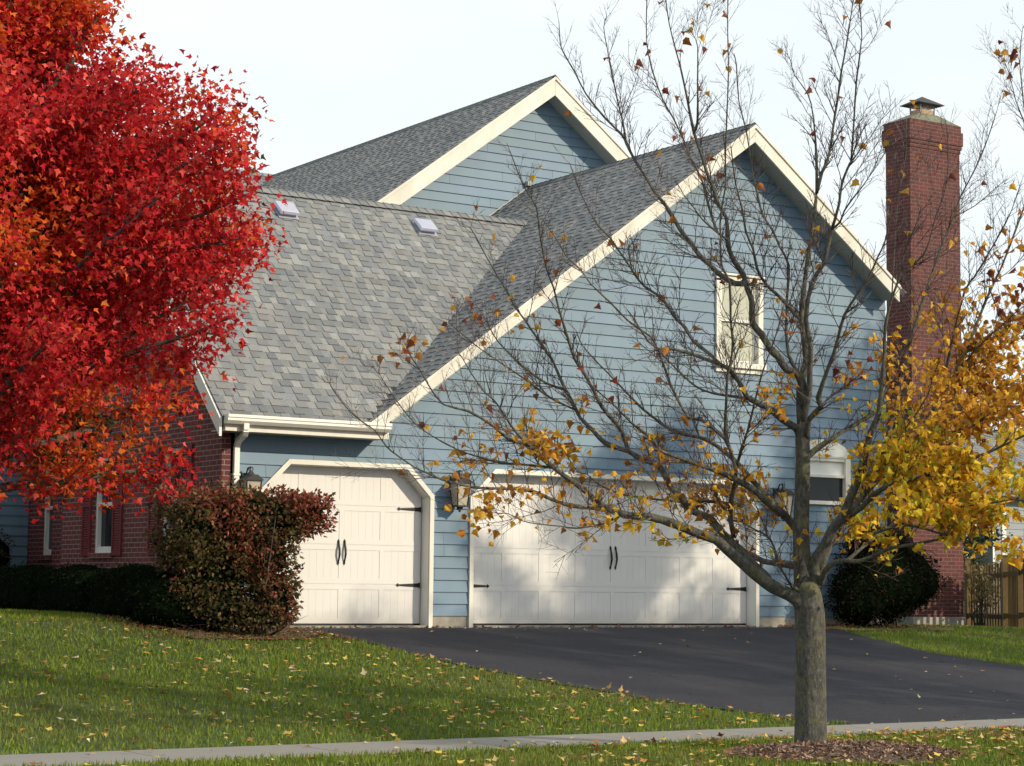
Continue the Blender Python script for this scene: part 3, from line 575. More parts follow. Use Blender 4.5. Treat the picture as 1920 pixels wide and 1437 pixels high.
for k in range(10):
    yy=ym-.14+.03*k; mb.box((xm-.182,yy-.0015,9.25),(xm-.179,yy+.0015,9.425))
mb.build('spark_screen',m_gut,chim)
# ------------------------------------------------------------------ trees
class TreeB:
    def __init__(s): s.big=MB(); s.tw=MB(); s.tips=[]
def curve(p0,d,L,n,up=.0,wob=.15,r=rng):
    pts=[np.array(p0,float)]; d=np.array(d,float)/np.linalg.norm(d)
    for k in range(n):
        d=d+r.normal(size=3)*wob+np.array([0,0,up]); d/=np.linalg.norm(d); pts.append(pts[-1]+d*L/n)
    return pts
def along(pts,t):
    k=min(int(t*(len(pts)-1)),len(pts)-2); f=t*(len(pts)-1)-k; p=pts[k]*(1-f)+pts[k+1]*f; d=pts[k+1]-pts[k]; return p,d/(np.linalg.norm(d)+1e-9)
# --- street maple, limbs traced from the photograph: (x,y,width px)…, depth at start/end relative to the trunk
DT=float(R[2]@(TR-C))
LIMBS=[ # points, width0, width1, depth0, depth1
 ([(1510,1145),(1505,1060),(1502,1000),(1505,900),(1505,830),(1503,790)],44,33,0,0),
 ([(1503,800),(1500,730),(1512,680),(1508,640),(1503,590),(1510,520),(1520,450),(1527,400),(1531,363)],22,10,0,.2),
 ([(1531,363),(1531,300),(1525,219),(1514,175),(1490,142),(1482,113),(1473,98)],8,2,.2,.4),
 ([(1531,363),(1542,321),(1554,292),(1565,219),(1571,184),(1577,138),(1586,90),(1596,27),(1603,-25),(1606,-80)],9,3,.2,.0),
 ([(1503,795),(1517,740),(1518,700),(1520,650),(1511,600),(1522,530),(1543,498),(1556,446),(1560,430)],17,10,0,-.3),
 ([(1560,430),(1573,384),(1579,342),(1594,306),(1596,300),(1601,230),(1606,150),(1616,69),(1612,12),(1614,-40)],8,3,-.3,-.6),
 ([(1560,430),(1575,417),(1583,396),(1600,371),(1617,350),(1636,321),(1648,292),(1655,270)],6,2,-.3,-.9),
 ([(1512,830),(1516,788),(1539,763),(1534,746),(1553,690),(1562,667),(1572,631),(1583,592),(1604,557),(1621,530),(1634,509),(1646,482),(1659,454),(1668,410),(1672,370)],15,3,0,-1.1),
 ([(1539,763),(1557,744),(1580,729),(1620,718),(1660,705)],7,2,0,.5),
 ([(1510,862),(1526,846),(1568,817),(1599,798),(1637,777),(1652,755),(1653,725),(1658,663)],16,5,0,.6),
 ([(1530,1100),(1526,1057),(1545,1026),(1564,988),(1580,970),(1589,949),(1601,917),(1612,892),(1620,861),(1630,819),(1643,788),(1649,767),(1653,725),(1658,663),(1660,612),(1672,560),(1688,516),(1694,477),(1709,442),(1723,406),(1728,385)],25,3,0,-.7),
 ([(1688,530),(1700,509),(1732,477),(1744,446),(1755,404),(1769,369),(1776,331),(1778,292),(1776,250),(1772,221)],5,2,-.6,-1.),
 ([(1672,560),(1682,392),(1688,352),(1698,292),(1700,219)],4,2,-.6,-.1),
 ([(1580,975),(1614,953),(1641,926),(1672,909),(1703,901),(1750,888),(1790,873),(1852,849),(1920,817),(1960,800)],16,5,-.1,-1.5),
 ([(1535,1075),(1560,1010),(1590,965),(1640,905),(1700,850),(1730,803),(1765,741),(1790,700),(1824,626),(1850,560),(1876,505),(1899,446),(1925,375)],21,5,0,1.1),
 ([(1790,705),(1824,682),(1866,650),(1901,633),(1940,600)],7,3,.7,1.5),
 ([(1643,900),(1680,760),(1700,660),(1722,590),(1745,520),(1771,446),(1788,408),(1801,369),(1829,316),(1851,263),(1870,205)],13,3,.3,.9),
 ([(1788,408),(1828,386),(1859,360),(1882,340)],4,2,.8,1.4),
 ([(1765,741),(1785,640),(1809,546),(1826,521),(1855,473),(1876,436),(1897,394),(1915,340)],8,3,.6,-.4),
 ([(1750,780),(1800,760),(1860,735),(1930,700)],8,3,.6,1.4),
 ([(1536,1100),(1547,1072),(1562,1057),(1585,1051),(1610,1053),(1641,1041),(1670,1028),(1735,1017),(1777,1007),(1830,990),(1900,960)],15,3,0,-1.4),
 ([(1700,905),(1740,930),(1800,950),(1880,940),(1940,930)],8,3,-.4,-1.8),
 ([(1735,819),(1755,817),(1820,800),(1890,760)],9,3,.4,-.3),
 # left side, lowest big limb
 ([(1510,1150),(1495,1124),(1463,1107),(1434,1091),(1392,1056),(1361,1029),(1340,1010),(1309,1001),(1271,985),(1240,975),(1215,969),(1190,968),(1163,963),(1125,947),(1106,928),(1083,910),(1051,887),(1030,870),(1001,849),(985,832),(955,825),(926,800),(878,771),(832,759),(805,725),(788,694),(773,673),(760,645)],29,3,0,-1.2),
 ([(1440,1088),(1424,1070),(1392,1041),(1371,1020),(1346,990),(1325,968),(1300,960),(1277,933),(1259,916),(1242,883),(1229,870),(1200,860),(1178,846),(1136,832),(1113,809),(1088,784),(1080,767),(1059,729),(1042,690),(1034,673),(1002,627),(984,600),(967,578),(950,546),(931,515),(906,471),(890,440),(880,425)],22,3,-.1,.9),
 ([(1178,846),(1167,813),(1153,792),(1128,763),(1115,736),(1094,698),(1077,673),(1067,642),(1054,600),(1046,573),(1038,540),(1025,505),(1017,467),(1011,430),(1006,390),(990,363),(977,338),(967,312),(950,268)],11,3,.4,-.6),
 ([(1376,1008),(1369,966),(1373,924),(1380,883),(1364,832),(1351,815),(1316,788),(1290,782),(1269,746),(1255,715),(1232,652),(1219,631),(1178,602),(1146,569),(1107,532),(1088,505),(1063,482),(1044,450),(1017,411)],12,3,0,-.9),
 ([(1364,832),(1360,809),(1362,746),(1364,704),(1370,679),(1374,642),(1370,600),(1368,530),(1353,498),(1351,446),(1351,404),(1360,352),(1360,300),(1362,240),(1364,188),(1366,125),(1364,42),(1366,-30)],8,3,-.2,-1.3),
 ([(1380,880),(1391,840),(1403,805),(1416,750),(1431,694),(1447,652),(1460,610),(1470,570)],8,3,-.1,-.9),
 ([(1501,1040),(1495,1001),(1480,976),(1459,955),(1438,932),(1418,909),(1397,886),(1380,866),(1359,848),(1326,825),(1295,817),(1263,809),(1232,788),(1205,767),(1180,742),(1140,700),(1117,677),(1092,648),(1080,620)],20,3,0,.9),
 ([(1470,965),(1434,937),(1413,918),(1382,901),(1359,889),(1336,880),(1309,872),(1277,860),(1246,849),(1234,840),(1213,815),(1192,800),(1171,780),(1150,759),(1121,734),(1100,715)],20,4,0,-.8),
 ([(1498,815),(1493,803),(1468,788),(1447,769),(1422,757),(1401,744),(1395,734),(1385,715),(1368,694),(1351,684),(1326,675),(1305,667),(1284,660),(1253,654),(1236,654),(1215,640),(1190,600),(1175,580)],19,4,0,-.7),
 ([(1351,684),(1326,660),(1300,640),(1285,615),(1266,596),(1249,571),(1232,553),(1207,536),(1190,515),(1182,502),(1165,477),(1144,446),(1121,423),(1105,396),(1094,373),(1084,352),(1077,331),(1068,305)],10,3,-.3,.9),
 ([(1401,748),(1380,744),(1337,738),(1305,725),(1280,704),(1259,683),(1238,660),(1220,640)],9,3,-.1,.9),
 ([(1507,765),(1503,717),(1493,700),(1474,692),(1459,669),(1443,652),(1428,627),(1411,606),(1410,567),(1403,546),(1397,528),(1393,513),(1378,492),(1368,471),(1364,446),(1362,409),(1347,384),(1337,352),(1324,321),(1318,300),(1301,248),(1289,188),(1278,136),(1266,90),(1255,46),(1249,4),(1244,-40)],21,3,0,-.5),
 ([(1397,530),(1378,532),(1347,513),(1332,498),(1314,482),(1297,459),(1274,429),(1253,392),(1228,361),(1209,329),(1190,300),(1174,269),(1166,253),(1134,221),(1099,177),(1078,136),(1055,96),(1050,75),(1048,40)],14,3,-.15,.9),
 ([(1174,269),(1168,230),(1159,194),(1149,146),(1141,104),(1132,52),(1138,30)],6,2,.5,.2),
 ([(1364,450),(1345,436),(1318,413),(1301,390),(1282,365),(1262,330)],6,2,-.3,-1.),
 ([(1345,436),(1334,404),(1324,369),(1316,338),(1293,292),(1281,261),(1262,221),(1243,188),(1222,129),(1212,73),(1213,0),(1213,-30)],7,3,-.3,.6),
 ([(1301,248),(1308,230),(1308,154),(1308,88),(1299,65),(1290,50)],6,2,-.4,-.9),
 ([(1311,225),(1325,205),(1338,193)],3,2,-.4,-.7),
 ([(1503,712),(1491,690),(1480,669),(1474,621),(1476,551),(1479,498),(1462,463),(1447,429),(1430,404),(1420,363),(1412,331),(1408,300),(1398,240),(1385,188),(1381,125),(1376,100)],10,3,0,.6),
 ([(1501,600),(1493,592),(1462,557),(1437,534),(1420,505),(1412,467),(1399,436),(1391,390),(1380,348),(1374,306),(1370,270)],10,3,.1,-.8),
 ([(1135,951),(1122,954),(1072,949),(1030,935),(1001,922),(968,918),(926,916),(884,914),(850,905),(830,900),(798,886),(777,876),(746,855),(725,838),(709,815),(700,805),(675,788),(652,767),(629,738),(618,720)],10,3,-.5,-1.9),
 ([(1040,878),(1026,876),(989,872),(939,868),(897,857),(855,842),(809,817),(780,796),(755,767),(734,738),(717,711),(708,695)],7,3,-.8,.1),
 ([(1028,872),(1000,842),(969,813),(942,773),(926,750),(909,736),(882,698),(866,670),(855,660)],8,3,-.8,-1.7),
 ([(926,755),(919,736),(910,704),(906,673)],4,2,-1.2,-1.),
 ([(1080,769),(1046,754),(1017,736),(984,711),(942,683),(900,654),(880,638),(855,617),(843,605)],7,3,.5,1.5),
 ([(1059,731),(1025,719),(994,698),(969,677),(933,640),(917,612),(905,590)],6,3,.5,-.2),
 ([(1390,948),(1350,943),(1317,939),(1273,941),(1204,933),(1169,928),(1142,918),(1119,906),(1100,889),(1083,885),(1060,849),(1040,825)],9,3,0,.9),
 ([(1177,966),(1158,968),(1135,981),(1083,991),(1051,987),(1010,983),(980,977),(953,964),(926,962),(900,955)],6,2,-.4,-1.4),
 ([(1507,1070),(1497,1062),(1463,1057),(1432,1053),(1411,1041),(1390,1030),(1360,1000),(1330,985)],22,8,0,1.),
 ([(1457,1051),(1451,1026),(1438,1005),(1411,991),(1380,972),(1360,962)],8,3,.3,1.2),
 ([(1440,1008),(1427,970),(1410,930),(1400,900)],6,2,.5,1.3),
 ([(1369,966),(1350,945),(1338,914),(1325,880)],7,2,0,-.6),
 ([(1505,1110),(1485,1100),(1470,1075),(1455,1050)],11,5,0,-.5),
 ([(1700,905),(1760,850),(1850,780),(1930,750)],7,3,.2,-.8),
 ([(1780,720),(1830,655),(1900,590),(1940,560)],6,2,.9,.3),
 ([(1640,1000),(1700,985),(1760,1000),(1840,1020),(1925,1035)],8,3,-.7,-1.6),
 ([(1590,1050),(1650,1000),(1720,955),(1800,915),(1900,880)],10,3,0,1.5),
 ([(1855,540),(1880,600),(1925,640)],4,2,.9,1.2),
 ([(1610,953),(1650,880),(1700,800),(1740,740),(1770,640)],8,3,0,-1.2),
 ([(1700,850),(1780,820),(1860,810),(1930,790)],7,3,.5,1.6),
 ([(1950,300),(1925,240),(1905,190),(1893,140),(1880,110)],5,2,.5,.7),
 ([(1925,240),(1912,120),(1918,50)],4,2,.5,.9),
]
ym=empty('street_maple',tuple(TR),'nearly bare street maple in a mulch ring, yellow leaves low on its right','tree')
tb=TreeB(); LP=[]
def pxr(w,d): return w/2/F*d
trk=[(1521,1425,78),(1520,1412,68),(1520,1390,62),(1520,1330,59),(1520,1250,57),(1520,1190,56),(1518,1150,57),(1514,1120,54),(1510,1090,44)]
pts=[atd(x,y,DT) for x,y,_ in trk]; tb.big.tube(pts,[pxr(w,DT) for *_,w in trk],20)
for pl,w0,w1,d0,d1 in LIMBS:
    n=len(pl); seg=[0]
    for a,b in zip(pl,pl[1:]): seg.append(seg[-1]+math.hypot(a[0]-b[0],a[1]-b[1]))
    P=[];Rr=[]
    for k,(x,y) in enumerate(pl):
        t=seg[k]/seg[-1]; d=DT+d0+(d1-d0)*t**.9; w=(w1*.8+(w0-w1)*(1-t)**1.55)*(.86 if w0<24 else 1.)
        P.append(atd(x,y,d)); Rr.append(pxr(w,d))
    # refine with a light Catmull-Rom
    Q=[];RQ=[]
    for k in range(n-1):
        p0,p1,p2,p3=P[max(k-1,0)],P[k],P[k+1],P[min(k+2,n-1)]
        for f in (0,.5):
            Q.append(.5*((2*p1)+(-p0+p2)*f+(2*p0-5*p1+4*p2-p3)*f*f+(-p0+3*p1-3*p2+p3)*f**3)); RQ.append(Rr[k]*(1-f)+Rr[k+1]*f)
    Q.append(P[-1]); RQ.append(Rr[-1]*.5)
    RQ=[r*(1+.10*rng.normal()) if r<.02 else r*(1+.04*rng.normal()) for r in RQ]
    (tb.big if w0>9 else tb.big).tube(Q,RQ,10 if w0>14 else 6); LP.append((Q,RQ))
BL=[(1760,900,170,120,1.,0),(1850,740,120,150,.85,1),(1640,985,80,50,.85,0),(1880,900,90,150,1.,0),(1700,790,80,70,.32,1),(1560,990,40,25,.5,0),(1225,985,70,45,.9,0),(1050,835,85,45,.85,1),(1160,880,120,40,.45,1),(1330,965,80,45,.6,1),(900,955,70,45,.75,1),(1000,905,90,30,.5,1),(870,850,50,40,.4,1),(760,650,45,30,.5,2),(1910,560,60,90,.5,2),(1600,695,60,35,.4,2),(1460,740,30,25,.5,1),(1700,700,90,70,.35,1),(1110,985,60,35,.5,1),(1430,840,60,50,.25,1),(1740,640,60,120,.12,1),(1250,850,80,40,.35,1),(950,500,120,120,.07,2),(1300,60,80,80,.12,2),(1895,110,30,60,.10,2),(1400,920,100,60,.35,1),(1800,1010,120,30,.7,0)]
def dens(p):
    x,y=proj(p); x,y=x[0],y[0]; best=.005; k=2
    for cx,cy,rx,ry,d,c in BL:
        d=d*.43 if cx<1450 else d*.62
        q=((x-cx)/rx)**2+((y-cy)/ry)**2; v=d*math.exp(-q*.9)
        if v>best: best=v;k=c
    return best,k
LE=[]   # leaf stations
def twig(p,d,L,r0,lvl,tb=tb):
    n=4 if L>.25 else 3; pts=curve(p,d,L,n,.06,.08); rr=[r0*(1-.55*i/n) for i in range(n+1)]; 
    tb.tw.tube(pts,rr,3,False)
    e=pts[-1]; tb.tw.tube([e,e+(pts[-1]-pts[-2])/np.linalg.norm(pts[-1]-pts[-2])*.012],[r0*.9,.0008],3,False)   # bud
    LE.append((pts[-1],pts[-1]-pts[-2]))
    if lvl>0:
        m=max(1,int(L/.085))
        for i in range(m):
            t=.25+.7*(i+rng.random()*.6)/m; q,dd=along(pts,min(t,.97))
            for s in ((1,-1) if rng.random()<.55 else (1,)):
                side=np.cross(dd,rnd(1)[0]); side/=np.linalg.norm(side)+1e-9
                twig(q,dd*.75+side*s*.8+np.array([0,0,.25]),L*rng.uniform(.22,.5),max(r0*.62,.0015),lvl-1)
    elif rng.random()<.5: LE.append((pts[1],pts[1]-pts[0]))
for Q,RQ in LP:
    L=sum(np.linalg.norm(b-a) for a,b in zip(Q,Q[1:])); k=0; s=.12
    while s<L:
        t=s/L; q,dd=along(Q,min(t,.999)); r=RQ[min(int(t*(len(RQ)-1)),len(RQ)-1)]
        if r<.045 and rng.random()<(.97 if r<.02 else .6):
            for sg in ((1,-1) if rng.random()<.6 else (1,)):
                side=np.cross(dd,rnd(1)[0]); side/=np.linalg.norm(side)+1e-9
                ln=rng.uniform(.10,.42)*(1.15-.5*t); 
                if rng.random()<.12: ln*=1.7
                twig(q,dd*.7+side*.75+np.array([0,0,.30]),ln,min(.0048,max(.0022,r*.45)),2 if ln>.26 else 1)
        s+=rng.uniform(.05,.10)
    LE.append((Q[-1],Q[-1]-Q[-2]))
tb.big.build('trunk',m_bark,ym,smooth=True,fix=False)
tb.tw.build('twigs',m_twig,ym,fix=False)
YC=[[(.70,.44,.022),(.56,.42,.03),(.78,.52,.05),(.36,.38,.045),(.60,.30,.02)],[(.62,.30,.03),(.74,.42,.04),(.42,.17,.025),(.30,.13,.03),(.62,.36,.05)],[(.32,.12,.035),(.22,.06,.03),(.42,.17,.03),(.16,.045,.03),(.5,.28,.05)]]
P=[];D=[];S=[];CC=[]
def addleaf(p,k,s):
    P.append(p); v=rnd(1)[0]*.8; v[2]-=.75; D.append(v); S.append(s); CC.append(pick(YC[k],[1,1,.8,.6,.7],1)[0])
for p,d in LE:
    v,k=dens(p)
    if rng.random()<v*1.6:
        for i in range(1+int(rng.random()*5*min(v,1)) if k<2 else 1): addleaf(p+rnd(1)[0]*.05,k if rng.random()<.8 else 1,rng.uniform(.038,.08) if k<2 else rng.uniform(.05,.085))
    if v>.6:                           # leafy boughs: extra leaves on short stalks around the shoot
        for i in range(rng.integers(1,4)):
            q=p+rnd(1)[0]*np.array([.30,.30,.24])*rng.random(); v2,k2=dens(q)
            if rng.random()<v2: addleaf(q,k2 if rng.random()<.8 else 0,rng.uniform(.038,.078))
P=np.array(P); print('maple leaves',len(P),'twig verts',len(tb.tw.v))
leaf_mesh('crown',P,np.array(D),rnd(len(P)),np.array(S),np.array(CC),MAPLE,m_leaf,ym)
# --- generic leafy tree
def grow(name,base,H,env,nb,label,cat,cols,w,leafn,leafsize,tmpl=LOBE3,z0=1.4,seed=1,group=None,trunk_r=.13,lean=(0,0),elev=(.5,1.1),lscatter=.12,colfn=None,clump=1.,droop=-.25,lj=.82):
    r=np.random.default_rng(seed); t=empty(name,tuple(base),label,cat,group); mb=MB(); tips=[]
    base=np.array(base,float); lead=[base+np.array([lean[0]*f*f,lean[1]*f*f,H*f]) for f in np.linspace(0,1,14)]
    for k in range(2,14): lead[k]=lead[k]+np.append(r.normal(size=2)*.05,0)
    mb.tube(lead,[trunk_r*(1.25 if k==0 else 1)*(1-k/13*.93) for k in range(14)],10)
    for i in range(nb):
        f=z0/H+(1-z0/H)*((i+.5)/nb)**.9; p,_=along(lead,min(f,.99)); a=i*2.39996+r.normal()*.3; el=elev[0]+(elev[1]-elev[0])*f
        L=env(p[2]-base[2])*r.uniform(lj,1.06)
        if L<.1: continue
        d=np.array([math.cos(a)*math.cos(el),math.sin(a)*math.cos(el),math.sin(el)]); L/=max(.4,math.cos(el))*1.0
        b=curve(p,d,L,7,.02,.09,r); r0=trunk_r*.42*(1-f*.6); mb.tube(b,[r0*(1-.85*k/7) for k in range(8)],6,False)
        m=int(4+L*5)
        for j in range(m):
            tt=.18+.8*(j+r.random())/m; q,dd=along(b,min(tt,.98)); sd=r.normal(size=3); sd-=dd*(sd@dd); sd/=np.linalg.norm(sd)
            l2=(.25+.55*(1-tt))*L*.48*r.uniform(.6,1.2); c2_=curve(q,dd*.8+sd*.8+[0,0,.25],l2,4,.03,.13,r); mb.tube(c2_,[.009,.007,.005,.003,.002],4,False)
            for u in np.linspace(.25,1,max(2,int(l2/.13))): 
                tips.append(along(c2_,min(u,.99)))
        tips.append((b[-1],b[-1]-b[-2])); tips.append((b[-2],b[-1]-b[-2]))
    mb.build('trunk',m_bark,t,smooth=True,fix=False)
    T=np.array([q for q,_ in tips]); TD=np.array([q/(np.linalg.norm(q)+1e-9) for _,q in tips]); wt=r.random(len(T))**clump; wt/=wt.sum()
    i=r.choice(len(T),leafn,p=wt); off=r.normal(size=(leafn,3))*lscatter; Pp=T[i]+off
    Dd=TD[i]*.5+r.normal(size=(leafn,3))*.55+np.array([0,0,droop]); N=r.normal(size=(leafn,3))+np.array([0,0,.6])
    cc=pick(cols,w,leafn) if colfn is None else colfn(Pp,r)
    leaf_mesh('crown',Pp,Dd,N,r.uniform(.6,1.25,leafn)*leafsize,cc,tmpl,m_leaf,t); return t
RB=np.array([-8.30,-3.72,0.]); RB[2]=float(G(RB[0],RB[1]))
def renv(z): return float(np.interp(z,[1.6,1.85,2.3,3.0,3.8,4.2,4.7,5.5,7.0,8.2,9.4],[1.85,2.35,2.78,2.85,2.78,2.4,1.85,1.35,.95,.6,.2]))
def redcol(Pp,r):
    n=len(Pp); f=np.sin(Pp[:,0]*1.9+Pp[:,2]*1.3)+np.sin(Pp[:,2]*2.7-Pp[:,0]*1.1+1)+np.sin(Pp[:,1]*2.1+Pp[:,2])
    f=f/3+.25*r.normal(size=n)+.22*(1-np.clip(np.hypot(Pp[:,0]-RB[0],Pp[:,1]-RB[1])/1.6,0,2))
    red=pick([(.60,.032,.030),(.48,.019,.028),(.72,.10,.075),(.29,.013,.018)],[1.2,1,.6,.6],n); ora=pick([(.64,.115,.018),(.62,.075,.018),(.70,.19,.035)],[1,1,.35],n); grn=pick([(.09,.08,.025),(.20,.11,.02),(.05,.06,.025)],[1,1,.8],n)
    c=np.where((f>.25)[:,None],ora,red); return np.where((f>.92)[:,None],grn,c)
grow('red_maple',RB,9.6,renv,190,'full scarlet and orange maple overhanging the front lawn at the left','tree',None,None,190000,.082,seed=9,z0=1.66,trunk_r=.17,elev=(-.02,1.15),lscatter=.12,droop=-.6,lj=.93,colfn=redcol,clump=.5)
# --- trees outside the frame towards the sun
for nm,bx,by,H,env,lf,lb,sd in (('honey_locust',8.3,-9.9,8.0,lambda z:float(np.interp(z,[2,3,4.6,6.2,8],[1.9,2.6,2.6,1.5,.2])),20000,'yellowing tree on the verge right of the driveway, beyond the picture edge',21),
                     ('honey_locust',12.6,-9.7,9.5,lambda z:float(np.interp(z,[2,3.5,5.5,7.5,9.5],[1.,2.6,2.8,1.9,.2])),13000,'second yellowing tree farther right along the verge, beyond the picture edge',22),
                     ('honey_locust',6.0,-13.1,7.2,lambda z:float(np.interp(z,[2,3.5,5,6,7.2],[1.,1.9,2.1,1.3,.2])),8000,'smallest yellowing tree on the verge, nearest the street maple, beyond the picture edge',23)):
    grow(nm,(bx,by,float(G(bx,by)) if by>-13 else -1.1),H,env,26,lb,'tree',[(.4,.26,.03),(.3,.25,.04),(.45,.2,.03)],[1,1,1],lf,.12,seed=sd,z0=2.2)
grow('linden',(-11.0,4.2,.1),9.5,lambda z:float(np.interp(z,[1,2.5,5,7.5,9.5],[2.5,3.6,3.8,2.6,.3])),40,'broad leafy tree on the side lawn left of the picture edge','tree',[(.22,.2,.03),(.12,.15,.03)],[1,1],42000,.13,seed=77,z0=1.0)
# ------------------------------------------------------------------ shrubs
def blob_pts(blobs,n,r,shell=.62,box=1.):
    V=np.array([a[3]*a[4]*a[5] for a in blobs])**.75; k=r.choice(len(blobs),n,p=V/V.sum()); B=np.array(blobs)[k]; d=r.normal(size=(n,3)); d/=np.linalg.norm(d,axis=1,keepdims=True)
    d0=d; d=np.sign(d)*np.abs(d)**box; q=shell+(1-shell)*r.random(n)**.7; lump=1+.10*np.sin(d[:,0]*7+k)+.10*np.sin(d[:,2]*8+d[:,1]*6); return B[:,:3]+d*B[:,3:6]*(q*lump)[:,None],d
def shrub(name,base,blobs,n,size,cols,w,label,group=None,core=.72,box=1.,tmpl=OVAL,stems=7,cat='shrub',seed=1,hangcol=None,shell=.62):
    r=np.random.default_rng(seed); t=empty(name,tuple(base),label,cat,group); mb=MB(); base=np.array(base,float)
    for i in range(stems):
        b=blobs[i%len(blobs)]; tgt=np.array(b[:3])+r.normal(size=3)*np.array(b[3:6])*.4; s=base+np.append(r.normal(size=2)*.07,-.03); m=(s+tgt)/2+np.append(r.normal(size=2)*.06,0); mb.tube([s,m,tgt],[.016,.011,.004],6)
        for j in range(4):
            f=.4+.15*j; q=s*(1-f)+tgt*f; mb.tube(curve(q,r.normal(size=3)+[0,0,.8],.3,3,.05,.1,r),[.006,.004,.003,.001],4,False)
    mb.build('stems',m_twig,t,smooth=True,fix=False)
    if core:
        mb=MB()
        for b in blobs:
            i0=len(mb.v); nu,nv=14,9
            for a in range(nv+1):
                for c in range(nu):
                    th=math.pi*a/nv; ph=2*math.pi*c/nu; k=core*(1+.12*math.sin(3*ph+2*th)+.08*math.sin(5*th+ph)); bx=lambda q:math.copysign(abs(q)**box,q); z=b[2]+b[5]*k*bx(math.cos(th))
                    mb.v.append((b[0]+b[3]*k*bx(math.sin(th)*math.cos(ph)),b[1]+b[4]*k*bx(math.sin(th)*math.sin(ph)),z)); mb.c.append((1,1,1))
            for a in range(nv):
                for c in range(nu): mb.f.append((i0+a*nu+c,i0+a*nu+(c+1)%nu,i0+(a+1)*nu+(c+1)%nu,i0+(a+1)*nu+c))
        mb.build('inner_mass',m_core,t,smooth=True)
    P,d=blob_pts(blobs,n,r,shell,box); g=G(P[:,0],P[:,1]); P[:,2]=np.maximum(P[:,2],g+.02+.05*r.random(n))
    cc=pick(cols,w,n,.25) if hangcol is None else hangcol(P,r)
    leaf_mesh('foliage',P,d*.5+r.normal(size=(n,3))*.7,d+r.normal(size=(n,3))*.7,r.uniform(.6,1.3,n)*size,cc,tmpl,m_hleaf if name in ('boxwood','dark_yew') else m_leaf,t); return t
def bushcol(P,r):
    n=len(P); red=pick([(.30,.085,.055),(.19,.052,.038),(.40,.17,.085),(.13,.045,.032)],[1,1,.7,.8],n,.3); grn=pick([(.10,.085,.032),(.05,.05,.02),(.20,.125,.05)],[1,1,.7],n,.3)
    f=(P[:,2]-1.05)*.8+.55*np.sin(P[:,0]*5+P[:,2]*4)+.5*r.normal(size=n)+.35*(P[:,0]+3.9); return np.where((f>.15)[:,None],red,grn)
gb=lambda x,y:float(G(x,y))
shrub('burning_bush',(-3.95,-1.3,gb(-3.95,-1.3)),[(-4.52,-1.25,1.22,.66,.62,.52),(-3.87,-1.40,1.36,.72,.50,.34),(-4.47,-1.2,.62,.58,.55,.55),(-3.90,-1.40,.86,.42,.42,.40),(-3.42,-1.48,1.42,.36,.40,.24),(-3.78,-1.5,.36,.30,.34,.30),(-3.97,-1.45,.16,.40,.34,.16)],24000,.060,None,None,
      'bushy shrub turning dark red in front of the single garage door corner',core=.55,box=.72,stems=14,seed=3,hangcol=bushcol,shell=.48)
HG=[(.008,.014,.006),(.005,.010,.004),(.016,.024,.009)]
seams=[7.0,5.15,3.36,1.46,-.45]
lbs=['clipped dark green boxwood farthest along the brick wall','clipped dark green boxwood under the farther shuttered window','clipped dark green boxwood between the two shuttered windows','clipped dark green boxwood nearest the red shrub at the brick corner']
for i,(b,a) in enumerate(zip(seams,seams[1:])):
    ymid=(a+b)/2; hl=(b-a)/2-.02; z=gb(-4.75,ymid)
    bl=[(-4.72,ymid+s*hl*.48,z+.30,.44,hl*.60,.36) for s in (-1,1)]+[(-4.72,ymid,z+.34,.44,hl*.72,.36)]
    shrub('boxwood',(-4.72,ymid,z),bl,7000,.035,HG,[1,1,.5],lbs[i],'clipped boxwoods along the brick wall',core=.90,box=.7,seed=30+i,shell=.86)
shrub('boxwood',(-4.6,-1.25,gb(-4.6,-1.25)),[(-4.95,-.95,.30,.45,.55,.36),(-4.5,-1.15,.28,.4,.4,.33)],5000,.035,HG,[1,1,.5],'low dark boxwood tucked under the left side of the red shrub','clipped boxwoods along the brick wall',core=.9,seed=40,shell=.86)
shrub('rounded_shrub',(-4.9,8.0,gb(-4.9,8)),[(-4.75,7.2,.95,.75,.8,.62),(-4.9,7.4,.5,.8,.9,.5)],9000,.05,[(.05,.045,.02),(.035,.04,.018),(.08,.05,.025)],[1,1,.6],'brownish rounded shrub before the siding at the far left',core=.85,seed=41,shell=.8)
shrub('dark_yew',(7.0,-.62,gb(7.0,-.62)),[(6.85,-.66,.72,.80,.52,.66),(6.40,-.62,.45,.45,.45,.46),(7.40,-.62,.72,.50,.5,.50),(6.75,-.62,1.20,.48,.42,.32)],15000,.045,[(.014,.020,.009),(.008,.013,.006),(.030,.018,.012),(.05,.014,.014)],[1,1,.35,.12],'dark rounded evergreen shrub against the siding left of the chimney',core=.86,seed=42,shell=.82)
# dried perennial at the fence end
shrub('dry_perennial',(12.25,2.6,gb(12.25,2.6)),[(12.15,2.5,.75,.28,.3,.32),(12.35,2.55,.45,.25,.25,.3)],700,.07,[(.30,.24,.11),(.22,.17,.08)],[1,1],'withered tan perennial between the chimney and the picket fence',core=0,seed=43,stems=9,cat='plant',shell=.2)
